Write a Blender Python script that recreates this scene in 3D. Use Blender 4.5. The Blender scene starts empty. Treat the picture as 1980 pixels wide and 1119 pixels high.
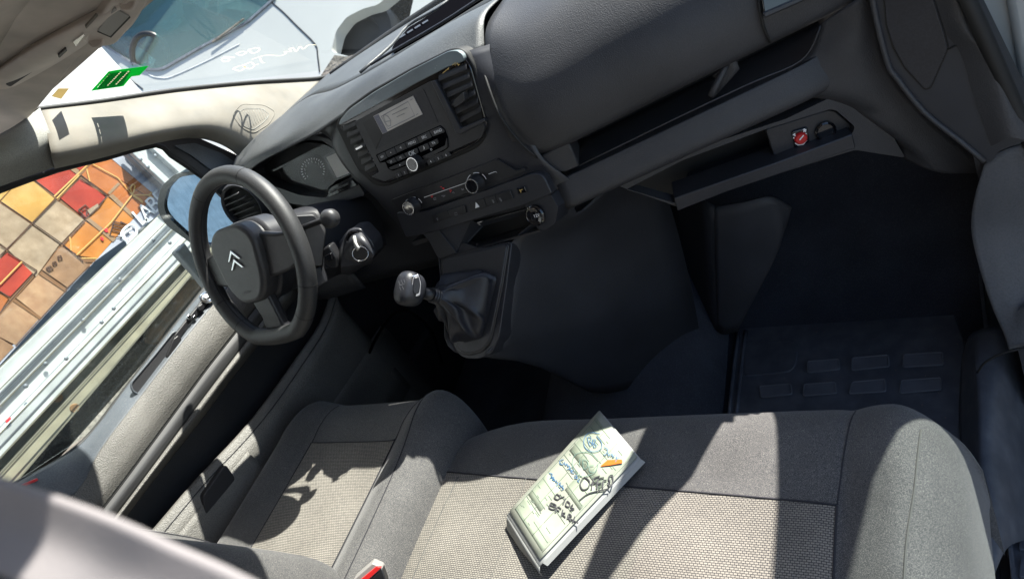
import bpy, bmesh, math, random
from mathutils import Vector, Matrix
from mathutils.geometry import tessellate_polygon
random.seed(7)
sc = bpy.context.scene
col = sc.collection
# ------------------------------------------------------------------ camera
CR = Vector((.781, .361, -.5095)); CU = Vector((.152, .682, .7155)); CF = Vector((-.606, .636, -.477))
CF.normalize(); CR = (CR - CF * CR.dot(CF)).normalized(); CU = CR.cross(CF) 
CP = Vector((.85, 0, 1.27)); FPX = 1320.0
cd = bpy.data.cameras.new('camera'); cam = bpy.data.objects.new('camera', cd); col.objects.link(cam)
cam.matrix_world = Matrix(((CR.x, CU.x, -CF.x, CP.x), (CR.y, CU.y, -CF.y, CP.y), (CR.z, CU.z, -CF.z, CP.z), (0, 0, 0, 1)))
cd.sensor_width = 36; cd.lens = 36 * FPX / 1980; cd.clip_start = .02; cd.clip_end = 900
cd.dof.use_dof = True; cd.dof.focus_distance = 1.3; cd.dof.aperture_fstop = 9
sc.camera = cam
# ------------------------------------------------------------------ light
SUN = Vector((.42, .58, .76)).normalized()
w = bpy.data.worlds.new('World'); sc.world = w; w.use_nodes = True
nt = w.node_tree; bg = nt.nodes['Background']; sky = nt.nodes.new('ShaderNodeTexSky')
sky.sky_type = 'NISHITA'; sky.sun_disc = False
sky.sun_elevation = math.asin(SUN.z); sky.sun_rotation = math.atan2(SUN.x, SUN.y)
nt.links.new(sky.outputs[0], bg.inputs[0]); bg.inputs[1].default_value = .09
sl = bpy.data.lights.new('sun', 'SUN'); sl.energy = 5.0; sl.angle = math.radians(.5); sl.color = (1, .95, .87)
so = bpy.data.objects.new('sun', sl); col.objects.link(so); so.rotation_euler = SUN.to_track_quat('Z', 'Y').to_euler()
sc.view_settings.view_transform = 'Standard'; sc.view_settings.look = 'None'
sc.view_settings.gamma = 1; sc.view_settings.use_curve_mapping = False
sc.view_settings.exposure = 1.8

# ------------------------------------------------------------------ measuring helpers
def ray(u, v): return CR * (u - 990) + CU * (559.5 - v) + CF * FPX
def P(u, v, x=None, y=None, z=None, pl=None, off=0):
    """point on a real plane of the cabin, read off at a sight line"""
    d = ray(u, v)
    if pl is not None:
        p0, n = pl; t = ((p0 + n * off) - CP).dot(n) / d.dot(n)
    elif x is not None: t = (x - CP.x) / d.x
    elif y is not None: t = (y - CP.y) / d.y
    else: t = (z - CP.z) / d.z
    return CP + d * t
def zm(x0, y0, s): return lambda L: [(x0 + a / s, y0 + b / s) for a, b in L]
z1 = zm(0, 0, 3); z2 = zm(600, 0, 3); z3 = zm(1320, 0, 3); z4 = zm(0, 373, 3); z5 = zm(640, 80, 3.859)
z6 = zm(300, 300, 2.798); z7 = zm(740, 320, 5.5); zc = zm(600, 300, 2.797); zw = zm(180, 0, 5.8235); zb = zm(0, 746, 3)
zp = zm(660, 746, 3); zk = zm(480, 250, 7.07); zt = zm(0, 280, 4.95); zf = zm(1320, 373, 3); zs = zm(140, 90, 9)
def plane(p, n): return (Vector(p), Vector(n).normalized())
def rnd(L, r, k=4):
    """round the corners of a 2D/3D loop"""
    out = []; n = len(L); V_ = [Vector(p) for p in L]
    for i in range(n):
        a, b, c = V_[i - 1], V_[i], V_[(i + 1) % n]
        d1 = (a - b); d2 = (c - b); r_ = min(r, d1.length * .48, d2.length * .48)
        s = b + d1.normalized() * r_; e = b + d2.normalized() * r_
        for j in range(k + 1):
            t = j / k; out.append(s * (1 - t) ** 2 + b * 2 * t * (1 - t) + e * t * t)
    return out
def crs(pts, n, closed=False):
    """Catmull-Rom through points"""
    P_ = [Vector(p) for p in pts]; m = len(P_); out = []
    if m < 3 and not closed:
        return [P_[0].lerp(P_[-1], i / n) for i in range(n + 1)]
    rng = m if closed else m - 1
    for i in range(rng):
        if closed: a, b, c, d = P_[i - 1], P_[i], P_[(i + 1) % m], P_[(i + 2) % m]
        else:
            b, c = P_[i], P_[i + 1]
            a = P_[i - 1] if i > 0 else b * 2 - c
            d = P_[i + 2] if i + 2 < m else c * 2 - b
        for j in range(n):
            t = j / n
            out.append(.5 * ((2 * b) + (c - a) * t + (2 * a - 5 * b + 4 * c - d) * t * t + (3 * b - a - 3 * c + d) * t ** 3))
    if not closed: out.append(P_[-1].copy())
    return out

# ------------------------------------------------------------------ materials
MATS = {}
def mat(name, color, rough=.5, metal=0, bump=None, mix=None, spec=.5, coat=0, extra=None, emit=None, sheen=0):
    """bump=(kind, scale, strength, dist); mix=(kind, scale, colour2, lo, hi)"""
    m = bpy.data.materials.new(name); m.use_nodes = True; t = m.node_tree; N = t.nodes; L = t.links
    b = N['Principled BSDF']; b.inputs['Base Color'].default_value = (*color, 1); b.inputs['Roughness'].default_value = rough
    b.inputs['Metallic'].default_value = metal; b.inputs['Specular IOR Level'].default_value = spec; b.inputs['Coat Weight'].default_value = coat
    b.inputs['Sheen Weight'].default_value = sheen; b.inputs['Sheen Roughness'].default_value = .45
    tc = N.new('ShaderNodeTexCoord')
    def tex(kind, scale):
        if kind == 'noise':
            n = N.new('ShaderNodeTexNoise'); n.inputs['Scale'].default_value = scale; n.inputs['Detail'].default_value = 4; o = n.outputs[0]
        elif kind == 'voronoi':
            n = N.new('ShaderNodeTexVoronoi'); n.inputs['Scale'].default_value = scale; n.feature = 'SMOOTH_F1'; n.inputs['Smoothness'].default_value = .6; o = n.outputs[0]
        elif kind == 'streak':
            mp = N.new('ShaderNodeMapping'); mp.inputs['Scale'].default_value = (1, .04, 1); L.new(tc.outputs['Object'], mp.inputs[0])
            n = N.new('ShaderNodeTexNoise'); n.inputs['Scale'].default_value = scale; n.inputs['Detail'].default_value = 5; L.new(mp.outputs[0], n.inputs['Vector']); return n.outputs[0]
        elif kind == 'brick':
            n = N.new('ShaderNodeTexBrick'); n.inputs['Scale'].default_value = 1; n.inputs['Brick Width'].default_value = scale * 1.35; n.inputs['Row Height'].default_value = scale * .8
            n.inputs['Mortar Size'].default_value = scale * .13; n.inputs['Mortar Smooth'].default_value = .6
            n.inputs['Color1'].default_value = (0, 0, 0, 1); n.inputs['Color2'].default_value = (0.25, .25, .25, 1); n.inputs['Mortar'].default_value = (1, 1, 1, 1); o = n.outputs[0]
        L.new(tc.outputs['Object'], n.inputs['Vector']); return o
    if mix:
        o = tex(mix[0], mix[1]); r = N.new('ShaderNodeMapRange'); r.inputs[1].default_value = mix[3]; r.inputs[2].default_value = mix[4]
        L.new(o, r.inputs[0]); mx = N.new('ShaderNodeMix'); mx.data_type = 'RGBA'; mx.inputs[6].default_value = (*color, 1); mx.inputs[7].default_value = (*mix[2], 1)
        L.new(r.outputs[0], mx.inputs[0]); res = mx.outputs[2]
        # broad soft wear so that nothing is one flat tone
        o2 = tex('noise', extra or 9); r2 = N.new('ShaderNodeMapRange'); r2.inputs[3].default_value = .82; r2.inputs[4].default_value = 1.18; r2.inputs[1].default_value = .3; r2.inputs[2].default_value = .7
        L.new(o2, r2.inputs[0]); vm = N.new('ShaderNodeVectorMath'); vm.operation = 'SCALE'; L.new(res, vm.inputs[0]); L.new(r2.outputs[0], vm.inputs['Scale']); L.new(vm.outputs[0], b.inputs['Base Color'])
    if bump:
        o = tex(bump[0], bump[1]); bp = N.new('ShaderNodeBump'); bp.inputs['Strength'].default_value = bump[2]; bp.inputs['Distance'].default_value = bump[3]
        if bump[0] == 'brick': bp.invert = True
        L.new(o, bp.inputs['Height']); L.new(bp.outputs[0], b.inputs['Normal'])
    if emit: b.inputs['Emission Color'].default_value = (*emit[0], 1); b.inputs['Emission Strength'].default_value = emit[1]
    MATS[name] = m; return m
def glass(name, tint, gl=.05, rough=.0, film=0, filmcol=(.8, .85, .85), fk=.3):
    m = bpy.data.materials.new(name); m.use_nodes = True; t = m.node_tree; N = t.nodes; L = t.links
    for n in list(N): N.remove(n)
    o = N.new('ShaderNodeOutputMaterial'); tr = N.new('ShaderNodeBsdfTransparent'); tr.inputs[0].default_value = (*tint, 1)
    g = N.new('ShaderNodeBsdfGlossy'); g.inputs['Roughness'].default_value = rough; mx = N.new('ShaderNodeMixShader')
    fr = N.new('ShaderNodeLayerWeight'); fr.inputs[0].default_value = .35; ma = N.new('ShaderNodeMath'); ma.operation = 'MULTIPLY_ADD'; ma.inputs[1].default_value = fk; ma.inputs[2].default_value = gl
    L.new(fr.outputs['Fresnel'], ma.inputs[0]); L.new(ma.outputs[0], mx.inputs[0]); L.new(tr.outputs[0], mx.inputs[1]); L.new(g.outputs[0], mx.inputs[2])
    last = mx
    if film:
        d = N.new('ShaderNodeBsdfDiffuse'); d.inputs[0].default_value = (*filmcol, 1); m2 = N.new('ShaderNodeMixShader')
        tc = N.new('ShaderNodeTexCoord'); n = N.new('ShaderNodeTexNoise'); n.inputs['Scale'].default_value = 260; n.inputs['Detail'].default_value = 8; L.new(tc.outputs['Object'], n.inputs['Vector'])
        r = N.new('ShaderNodeMapRange'); r.inputs[3].default_value = film * .5; r.inputs[4].default_value = film * 1.5; L.new(n.outputs[0], r.inputs[0])
        L.new(r.outputs[0], m2.inputs[0]); L.new(mx.outputs[0], m2.inputs[1]); L.new(d.outputs[0], m2.inputs[2]); last = m2
    L.new(last.outputs[0], o.inputs[0]); MATS[name] = m; return m
LE = ('voronoi', 560, .6, .0007)
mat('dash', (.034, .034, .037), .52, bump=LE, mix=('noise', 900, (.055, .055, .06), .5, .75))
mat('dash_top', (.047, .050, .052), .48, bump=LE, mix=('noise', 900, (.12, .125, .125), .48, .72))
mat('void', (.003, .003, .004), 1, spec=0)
mat('kick_mid', (.04, .041, .047), .6, bump=('voronoi', 600, .3, .0005), mix=('noise', 8, (.036, .038, .045), .4, .7))
mat('kick_dark', (.030, .032, .038), .5, bump=('voronoi', 900, .3, .0004), mix=('noise', 8, (.024, .026, .032), .4, .7))
mat('dash_smooth', (.022, .023, .027), .42, bump=('noise', 1500, .15, .0002), mix=('noise', 300, (.03, .03, .036), .4, .7))
mat('dash_low', (.030, .031, .036), .55, bump=LE, mix=('noise', 600, (.026, .027, .032), .45, .75))
mat('black_plastic', (.012, .012, .014), .38, mix=('noise', 40, (.02, .02, .022), .4, .7))
mat('gloss_black', (.006, .006, .008), .08, coat=.5)
mat('gloss_grey', (.19, .225, .235), .3, coat=.4, mix=('noise', 420, (.6, .6, .55), .70, .74))
mat('radio', (.028, .028, .031), .4, bump=('noise', 1200, .1, .0002), mix=('noise', 200, (.036, .036, .038), .4, .7))
mat('lcd', (.52, .48, .43), .25, mix=('noise', 20, (.56, .52, .47), .4, .6))
mat('lcd_dark', (.14, .14, .18), .3)
mat('print_white', (.85, .85, .85), .6)
mat('print_grey', (.22, .22, .23), .6)
mat('print_red', (.7, .03, .04), .5)
mat('silver', (.7, .7, .7), .2, metal=1)
mat('key_metal', (.62, .61, .58), .35, metal=.3)
mat('chrome', (.85, .86, .88), .06, metal=1)
mat('wheel_leather', (.027, .028, .030), .5, bump=('voronoi', 900, .45, .0005), mix=('noise', 500, (.045, .045, .047), .4, .7))
mat('wheel_plastic', (.032, .032, .035), .45, bump=('voronoi', 1000, .3, .0004), mix=('noise', 100, (.04, .04, .042), .4, .7))
mat('gaiter', (.016, .017, .022), .42, bump=('voronoi', 600, .4, .0005), mix=('noise', 100, (.022, .023, .03), .4, .7))
mat('insert', (.235, .218, .19), .9, bump=('brick', .0042, .9, .0008), mix=('brick', .0042, (.028, .028, .036), .12, .8), extra=5, spec=.2)
mat('fabric', (.031, .031, .036), .8, bump=('noise', 1500, .6, .0008), mix=('noise', 1300, (.23, .222, .20), .47, .71), spec=.4, sheen=.18)
mat('fabric_dark', (.031, .031, .036), .75, bump=('noise', 1500, .6, .0008), mix=('noise', 1300, (.23, .222, .20), .47, .71), spec=.4, sheen=.18)
mat('seam', (.02, .02, .025), .9)
mat('seam_light', (.085, .085, .08), .9)
mat('door_panel', (.125, .12, .11), .55, bump=('voronoi', 420, .9, .0012), mix=('noise', 500, (.06, .06, .06), .45, .75))
mat('door_ledge', (.06, .07, .085), .5, bump=('voronoi', 700, .4, .0006), mix=('noise', 400, (.1, .11, .12), .4, .7))  # blue-grey puts the sky reflection on the door top into the colour
mat('door_strip', (.07, .07, .072), .5, bump=('streak', 300, .4, .0006), mix=('streak', 90, (.04, .04, .042), .35, .65))
mat('door_dark', (.02, .02, .023), .6, bump=LE)
mat('pillar', (.185, .170, .145), .7, bump=('noise', 260, .15, .0008), mix=('noise', 25, (.175, .166, .147), .35, .75), spec=.2)
mat('pillar_grey', (.27, .27, .25), .85, bump=('noise', 900, .5, .001), mix=('noise', 500, (.19, .19, .18), .4, .7), spec=.1)
mat('header', (.50, .45, .40), .75, bump=('noise', 300, .1, .0005), mix=('noise', 20, (.45, .41, .37), .4, .7), spec=.25)
mat('header_part', (.52, .46, .41), .5, mix=('noise', 20, (.46, .41, .37), .4, .7))
mat('carpet', (.045, .048, .06), .95, bump=('noise', 500, .8, .002), mix=('noise', 420, (.085, .09, .105), .5, .8), spec=.1)
mat('rubber_mat', (.075, .08, .095), .5, bump=('voronoi', 500, .5, .0008), mix=('noise', 30, (.12, .125, .14), .4, .8))
mat('mat_pad', (.12, .125, .14), .5, bump=('voronoi', 500, .5, .0008), mix=('noise', 30, (.16, .165, .18), .4, .8))
mat('mat_edge_light', (.16, .165, .18), .4)  # paler mat rubber for the painted edge light
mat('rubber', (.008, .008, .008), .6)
mat('kick', (.088, .092, .102), .55, bump=('voronoi', 600, .6, .0008), mix=('noise', 300, (.065, .07, .078), .4, .75), extra=3)
mat('white_paint', (.41, .42, .40), .35, coat=.1, mix=('noise', .6, (.39, .40, .38), .4, .7), extra=.35)
mat('aluminium', (.42, .43, .425), .5, metal=.15, bump=('streak', 60, .12, .002), mix=('streak', 14, (.54, .55, .54), .35, .7))
mat('aluminium_dull', (.16, .17, .19), .45, metal=.6, mix=('streak', 12, (.26, .28, .3), .35, .7))
mat('chassis_cream', (.30, .275, .20), .55, bump=('noise', 40, .1, .003), mix=('noise', 5, (.23, .21, .15), .45, .7))
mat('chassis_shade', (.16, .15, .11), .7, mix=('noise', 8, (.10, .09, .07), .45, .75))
mat('dirt', (.10, .09, .075), .95, bump=('noise', 30, 1, .02), mix=('noise', 14, (.19, .17, .15), .4, .7))
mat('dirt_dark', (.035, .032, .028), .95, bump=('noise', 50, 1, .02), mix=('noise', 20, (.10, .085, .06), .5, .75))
mat('rust', (.22, .12, .05), .9, bump=('noise', 60, .8, .01), mix=('noise', 18, (.12, .09, .06), .4, .7))
mat('asphalt', (.075, .075, .075), .95, bump=('noise', 40, .5, .01), mix=('noise', 60, (.12, .12, .12), .4, .7))
mat('card_cream', (0.266, 0.184, 0.117), .8, mix=('noise', 26, (0.360, 0.261, 0.174), .35, .7))
mat('card_brown', (0.215, 0.113, 0.056), .8, mix=('noise', 26, (0.290, 0.162, 0.087), .35, .7))
mat('card_tan', (0.266, 0.143, 0.077), .8, mix=('noise', 26, (0.348, 0.209, 0.116), .35, .7))
mat('card_yellow', (0.408, 0.215, 0.046), .8, mix=('noise', 14, (0.476, 0.290, 0.093), .35, .7))
mat('card_orange', (0.388, 0.128, 0.015), .8, mix=('noise', 14, (0.464, 0.174, 0.035), .35, .7))
mat('card_deep', (0.317, 0.087, 0.015), .8, mix=('noise', 14, (0.394, 0.122, 0.029), .35, .7))
mat('card_red', (0.296, 0.023, 0.011), .8, mix=('noise', 14, (0.371, 0.038, 0.017), .35, .7))
mat('card_edge', (0.184, 0.087, 0.036), .8)
mat('card_line', (0.062, 0.026, 0.015), .8)
mat('card_tape', (0.255, 0.153, 0.082), .6)
mat('twine', (.50, .28, .08), .8)
mat('banner', (.34, .34, .39), .5, mix=('streak', 5, (.45, .46, .52), .4, .7))
mat('white_print', (.62, .63, .65), .5)
mat('sticker_green', (.03, .50, .12), .5)
mat('sticker_pale', (.75, .68, .45), .6)
mat('paper', (.27, .28, .235), .75, mix=('noise', 60, (.255, .278, .225), .45, .7))
mat('paper_green', (.25, .285, .22), .8)
mat('paper_ink', (.15, .19, .15), .8)
mat('paper_white', (.30, .305, .30), .7)
mat('ink_black', (.03, .03, .035), .6); mat('ink_blue', (.05, .12, .22), .6); mat('ink_green', (.08, .15, .13), .6); mat('ink_orange', (.50, .12, .01), .6)
mat('red_plastic', (.55, .02, .02), .35)
mat('clear_grey', (.22, .21, .20), .4)
mat('mirror', (.22, .32, .46), .01, metal=1)  # blue tint put into the glass in place of a darker reflection
mat('window_dark', (.05, .08, .09), .3, mix=('noise', 5, (.12, .16, .16), .4, .7))
mat('van_dash', (.09, .09, .08), .8, mix=('noise', 20, (.12, .12, .11), .4, .7))
mat('van_seat', (.12, .10, .09), .8); mat('van_trim', (.35, .50, .46), .7)
mat('headrest', (.50, .47, .47), .8, bump=('noise', 200, .2, .001), mix=('noise', 12, (.42, .40, .40), .4, .7))
mat('pen', (.85, .83, .72), .6)
mat('gold', (.6, .42, .15), .4, metal=.5)
glass('windscreen', (.95, .985, .97), gl=.0, film=.008, filmcol=(.8, .85, .82), fk=.09); glass('clear_cover', (.97, .97, .98), gl=.012, fk=.04)
glass('side_glass', (.9, .95, .94), gl=.03, film=.01); glass('van_glass', (.55, .72, .72), gl=.04, film=.10, filmcol=(.35, .55, .52), fk=.2)

def leafy(name, c):
    m = bpy.data.materials.new(name); m.use_nodes = True; t = m.node_tree; N = t.nodes; L = t.links
    for n in list(N): N.remove(n)
    o = N.new('ShaderNodeOutputMaterial'); d = N.new('ShaderNodeBsdfDiffuse'); r = N.new('ShaderNodeBsdfTranslucent'); x = N.new('ShaderNodeMixShader')
    d.inputs[0].default_value = (*c, 1); r.inputs[0].default_value = (*c, 1); x.inputs[0].default_value = .6
    L.new(d.outputs[0], x.inputs[1]); L.new(r.outputs[0], x.inputs[2]); L.new(x.outputs[0], o.inputs[0]); MATS[name] = m
leafy('sticker_green', (.02, .42, .10)); leafy('sticker_pale', (.5, .42, .25)); leafy('sticker_print', (.6, .62, .5)); leafy('pen', (.55, .52, .40))
mat('strap', (.20, .188, .19), .8, bump=('noise', 900, .3, .0005), mix=('noise', 12, (.18, .172, .173), .4, .7))
# ------------------------------------------------------------------ building helpers
def link(o, parent=None, label=None, cat=None, group=None, kind=None):
    col.objects.link(o)
    if parent is not None:
        o.parent = parent; o.matrix_parent_inverse = Matrix.Translation(-base_of(parent))
    if label: o['label'] = label
    if cat: o['category'] = cat
    if group: o['group'] = group
    if kind: o['kind'] = kind
    return o
def base_of(p):
    v = Vector((0, 0, 0))
    while p is not None:
        v += p.location if p.type == 'EMPTY' else Vector((0, 0, 0)); p = p.parent
        break
    return v
def thing(name, label, cat, loc=(0, 0, 0), group=None):
    o = bpy.data.objects.new(name, None); o.location = loc; o.empty_display_size = .05
    return link(o, None, label, cat, group)
def mk(name, verts, faces, m, parent=None, smooth=False, bevel=0, solid=0, sub=0, segs=2, **kw):
    me = bpy.data.meshes.new(name); me.from_pydata([tuple(v) for v in verts], [], faces); me.validate(); me.update()
    bm = bmesh.new(); bm.from_mesh(me); bmesh.ops.recalc_face_normals(bm, faces=bm.faces); bm.to_mesh(me); bm.free()
    me.materials.append(MATS[m])
    if smooth: me.polygons.foreach_set('use_smooth', [True] * len(me.polygons))
    o = bpy.data.objects.new(name, me)
    if solid:
        s = o.modifiers.new('s', 'SOLIDIFY'); s.thickness = solid; s.offset = 0
    if bevel:
        b = o.modifiers.new('b', 'BEVEL'); b.width = bevel; b.segments = segs; b.limit_method = 'ANGLE'; b.angle_limit = math.radians(35); b.harden_normals = False
        me.polygons.foreach_set('use_smooth', [True] * len(me.polygons)); me.set_sharp_from_angle(angle=math.radians(40))
    if sub:
        s = o.modifiers.new('u', 'SUBSURF'); s.levels = sub; s.render_levels = sub
    return link(o, parent, **kw)
def slab(name, pts, vec, m, parent=None, bevel=0, holes=(), **kw):
    """polygon (with holes) extruded along vec"""
    vec = Vector(vec); loops = [[Vector(p) for p in pts]] + [[Vector(p) for p in h] for h in holes]
    flat = [p for l in loops for p in l]; n = len(flat)
    if len(loops) == 1:
        f = [list(range(n)), list(range(2 * n - 1, n - 1, -1))]
    else:
        tri = tessellate_polygon(loops); f = [list(t) for t in tri] + [[i + n for i in t] for t in tri]
    k = 0
    for l in loops:
        c = len(l)
        for i in range(c):
            a, b = k + i, k + (i + 1) % c; f.append([a, b, b + n, a + n])
        k += c
    return mk(name, flat + [p + vec for p in flat], f, m, parent, bevel=bevel, **kw)
def spx(name, L, pl, th, m, parent=None, r=0, off=0, bevel=0, holes=(), **kw):
    """slab whose front face lies on a cabin plane (offset off towards the viewer), th thick backwards"""
    L = rnd(L, r) if r else L; n = pl[1]
    if n.dot(CP - pl[0]) < 0: n = -n; pl = (pl[0], n)
    g = lambda Q: [P(p[0], p[1], pl=pl, off=off) for p in Q]
    return slab(name, g(L), -n * th, m, parent, bevel, [g(h) for h in holes], **kw)
def patch(name, rows, m, parent=None, n=5, nr=None, solid=0, **kw):
    """smooth surface through a grid of points"""
    nr = nr or n; R_ = [crs(r, n) for r in rows]; C_ = list(zip(*R_)); C2 = [crs(c, nr) for c in C_]
    a = len(C2); b = len(C2[0]); v = [C2[i][j] for i in range(a) for j in range(b)]
    f = [[i * b + j, i * b + j + 1, (i + 1) * b + j + 1, (i + 1) * b + j] for i in range(a - 1) for j in range(b - 1)]
    return mk(name, v, f, m, parent, smooth=True, solid=solid, **kw)
def tube(name, pts, r, m, parent=None, closed=False, seg=8, n=0, caps=True, flat=1, **kw):
    pts = [Vector(p) for p in pts]
    if n: pts = crs(pts, n, closed)
    v, f = [], []; k = len(pts); up = None
    for i, p in enumerate(pts):
        a = pts[i - 1] if (i > 0 or closed) else p; b = pts[(i + 1) % k] if (i < k - 1 or closed) else p
        t = (b - a); t = t.normalized() if t.length > 1e-9 else Vector((0, 0, 1))
        if up is None: up = t.orthogonal().normalized()
        up = (up - t * up.dot(t)); up = up.normalized() if up.length > 1e-6 else t.orthogonal().normalized(); sd = t.cross(up)
        rr = r[i * (len(r) - 1) // max(1, k - 1)] if isinstance(r, (list, tuple)) else r
        for j in range(seg):
            an = 2 * math.pi * j / seg; v.append(p + (up * math.cos(an) + sd * math.sin(an) * flat) * rr)
    for i in range(k if closed else k - 1):
        for j in range(seg):
            a = i * seg + j; b = i * seg + (j + 1) % seg; c = ((i + 1) % k) * seg + (j + 1) % seg; d = ((i + 1) % k) * seg + j; f.append([a, b, c, d])
    if caps and not closed: f += [list(range(seg))[::-1], list(range((k - 1) * seg, k * seg))]
    return mk(name, v, f, m, parent, smooth=True, **kw)
def lathe(name, o, ax, prof, m, parent=None, seg=24, smooth=True, **kw):
    o = Vector(o); ax = Vector(ax).normalized(); a = ax.orthogonal().normalized(); b = ax.cross(a); v, f = [], []
    for r, h in prof:
        for j in range(seg):
            t = 2 * math.pi * j / seg; v.append(o + ax * h + (a * math.cos(t) + b * math.sin(t)) * r)
    for i in range(len(prof) - 1):
        for j in range(seg):
            f.append([i * seg + j, i * seg + (j + 1) % seg, (i + 1) * seg + (j + 1) % seg, (i + 1) * seg + j])
    f += [list(range(seg))[::-1], list(range((len(prof) - 1) * seg, len(prof) * seg))]
    ob = mk(name, v, f, m, parent, smooth=False, **kw); ob.data.polygons.foreach_set('use_smooth', [True] * len(ob.data.polygons)); ob.data.set_sharp_from_angle(angle=math.radians(38)); return ob
def box(name, c, e, m, parent=None, ax=None, bevel=.003, **kw):
    c = Vector(c); ax = ax or (Vector((1, 0, 0)), Vector((0, 1, 0)), Vector((0, 0, 1)))
    v = [c + ax[0] * e[0] * i + ax[1] * e[1] * j + ax[2] * e[2] * k for i in (-1, 1) for j in (-1, 1) for k in (-1, 1)]
    return mk(name, v, [[0, 1, 3, 2], [4, 6, 7, 5], [0, 4, 5, 1], [2, 3, 7, 6], [0, 2, 6, 4], [1, 5, 7, 3]], m, parent, bevel=bevel, **kw)
def text(name, s, o, xd, yd, size, m, parent=None, shear=0, **kw):
    cu = bpy.data.curves.new(name, 'FONT'); cu.body = s; cu.size = 1; cu.align_x = 'CENTER'; cu.align_y = 'CENTER'; cu.extrude = .02; cu.shear = shear
    t = bpy.data.objects.new('t', cu); col.objects.link(t); dg = bpy.context.evaluated_depsgraph_get(); me = bpy.data.meshes.new_from_object(t.evaluated_get(dg)); bpy.data.objects.remove(t)
    xd = Vector(xd); yd = Vector(yd); nn = xd.cross(yd).normalized(); o = Vector(o)
    for v in me.vertices: v.co = o + xd * v.co.x * size + yd * v.co.y * size + nn * v.co.z * size * .5
    me.materials.clear(); me.materials.append(MATS[m]); ob = bpy.data.objects.new(name, me); return link(ob, parent, **kw)
def textpx(name, s, u, v, pl, xd, yd, size, m, parent=None, off=.001, **kw):
    n = pl[1] if pl[1].dot(CP - pl[0]) > 0 else -pl[1]
    return text(name, s, P(u, v, pl=(pl[0], n), off=off), xd, yd, size, m, parent, **kw)
def stroke(name, L, pl, r, m, parent=None, off=.001, n=4, closed=False, flat=.35, **kw):
    nn = pl[1] if pl[1].dot(CP - pl[0]) > 0 else -pl[1]
    pts = crs([P(a, b, pl=(pl[0], nn), off=off) for a, b in L], n, closed) if n else [P(a, b, pl=(pl[0], nn), off=off) for a, b in L]
    v, f = [], []; k = len(pts)
    for i, p in enumerate(pts):
        a = pts[i - 1] if (i > 0 or closed) else p; b = pts[(i + 1) % k] if (i < k - 1 or closed) else p
        t = (b - a).normalized(); s = t.cross(nn) * r
        v += [p + s, p + nn * r * flat, p - s]
    for i in range(k if closed else k - 1):
        a, b = i * 3, ((i + 1) % k) * 3; f += [[a, a + 1, b + 1, b], [a + 1, a + 2, b + 2, b + 1]]
    return mk(name, v, f, m, parent, **kw)
def join_strokes(name, strokes, pl, r, m, parent=None, off=.001, n=4, **kw):
    obs = [stroke(name, L, pl, r, m, None, off, n) for L in strokes]
    bm = bmesh.new()
    for o in obs: bm.from_mesh(o.data)
    me = bpy.data.meshes.new(name); bm.to_mesh(me); bm.free(); me.materials.append(MATS[m])
    for o in obs: bpy.data.objects.remove(o)
    return link(bpy.data.objects.new(name, me), parent, **kw)
def off_rows(rows, d): return rows

XP = Vector((1, 0, 0)); YP = Vector((0, 1, 0)); ZP = Vector((0, 0, 1))
a18 = math.radians(18)
PR = plane((-.095, .95, .9335), (0, -math.cos(a18), math.sin(a18))); UPR = Vector((0, math.sin(a18), math.cos(a18)))
PDn = Vector((.33, -1, 0)).normalized(); PD = plane((.26, .95, .8), PDn); XPD = Vector((1, .33, 0)).normalized()
def pdy(x): return .95 + .33 * (x - .26)
PC = plane((0, .745, .565), (0, -.739, .674)); UPC = Vector((0, .674, .739))

# ================================================================== SETTING
g = mk('ground', [(-300, -300, -.55), (300, -300, -.55), (300, 300, -.55), (-300, 300, -.55)], [[0, 1, 2, 3]], 'asphalt', kind='structure')
# cabin shell
patch('cabin_floor', [[(-.86, -.3, 0), (0, -.3, 0), (.735, -.3, 0)], [(-.86, .6, 0), (0, .6, 0), (.725, .6, 0)], [(-.86, 1.3, 0), (0, 1.3, 0), (.745, 1.25, 0)],
      [(-.86, 1.52, .22), (0, 1.52, .22), (.78, 1.50, .22)], [(-.86, 1.6, .6), (0, 1.6, .6), (.80, 1.6, .6)]], 'carpet', n=6, solid=.01, kind='structure')
slab('firewall', [(-.86, 1.63, -.02), (.84, 1.63, -.02), (.84, 1.63, .99), (-.86, 1.63, .99)], (0, .02, 0), 'carpet', kind='structure')
slab('bulkhead', [(-.88, -.30, -.05), (.83, -.30, -.05), (.83, -.30, 1.5), (-.88, -.30, 1.5)], (0, -.02, 0), 'header', kind='structure')
slab('sill_left', [(-.90, -.3, -.08), (-.90, 1.6, -.08), (-.90, 1.6, .2), (-.90, -.3, .2)], (.1, 0, 0), 'door_dark', bevel=.01, kind='structure')
# roof + header
patch('cabin_roof', [[(-.93, -.35, 1.40), (-.5, -.35, 1.47), (0, -.35, 1.49), (.5, -.35, 1.47), (.77, -.35, 1.415)],
      [(-.93, .3, 1.40), (-.5, .3, 1.475), (0, .3, 1.50), (.5, .3, 1.475), (.77, .3, 1.415)],
      [(-.90, .68, 1.345), (-.5, .70, 1.445), (0, .72, 1.455), (.5, .70, 1.445), (.77, .68, 1.38)]], 'header', n=5, solid=.012, kind='structure')

# ================================================================== OUTSIDE: trailer
TX = -2.2; PT = plane((TX, 0, 0), (1, 0, 0))
tr = thing('box_truck', 'large trailer beyond the driver window, printed with cardboard boxes above silver rails', 'truck', (TX, 1, -.55))
YT = Vector((0, 1, 0)); 
def tq(u, v, off=0): return P(u, v, pl=PT, off=off)
# body behind everything
slab('side_wall', [(TX - .012, -9, .70), (TX - .012, 1.98, .90), (TX - .012, 1.98, 3.6), (TX - .012, -9, 3.6)], (-2.3, 0, 0), 'aluminium', tr)
edge = [(0, 705), (0, 250), (320, 250), (440, 250), (306, 386), (174, 513)]
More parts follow.
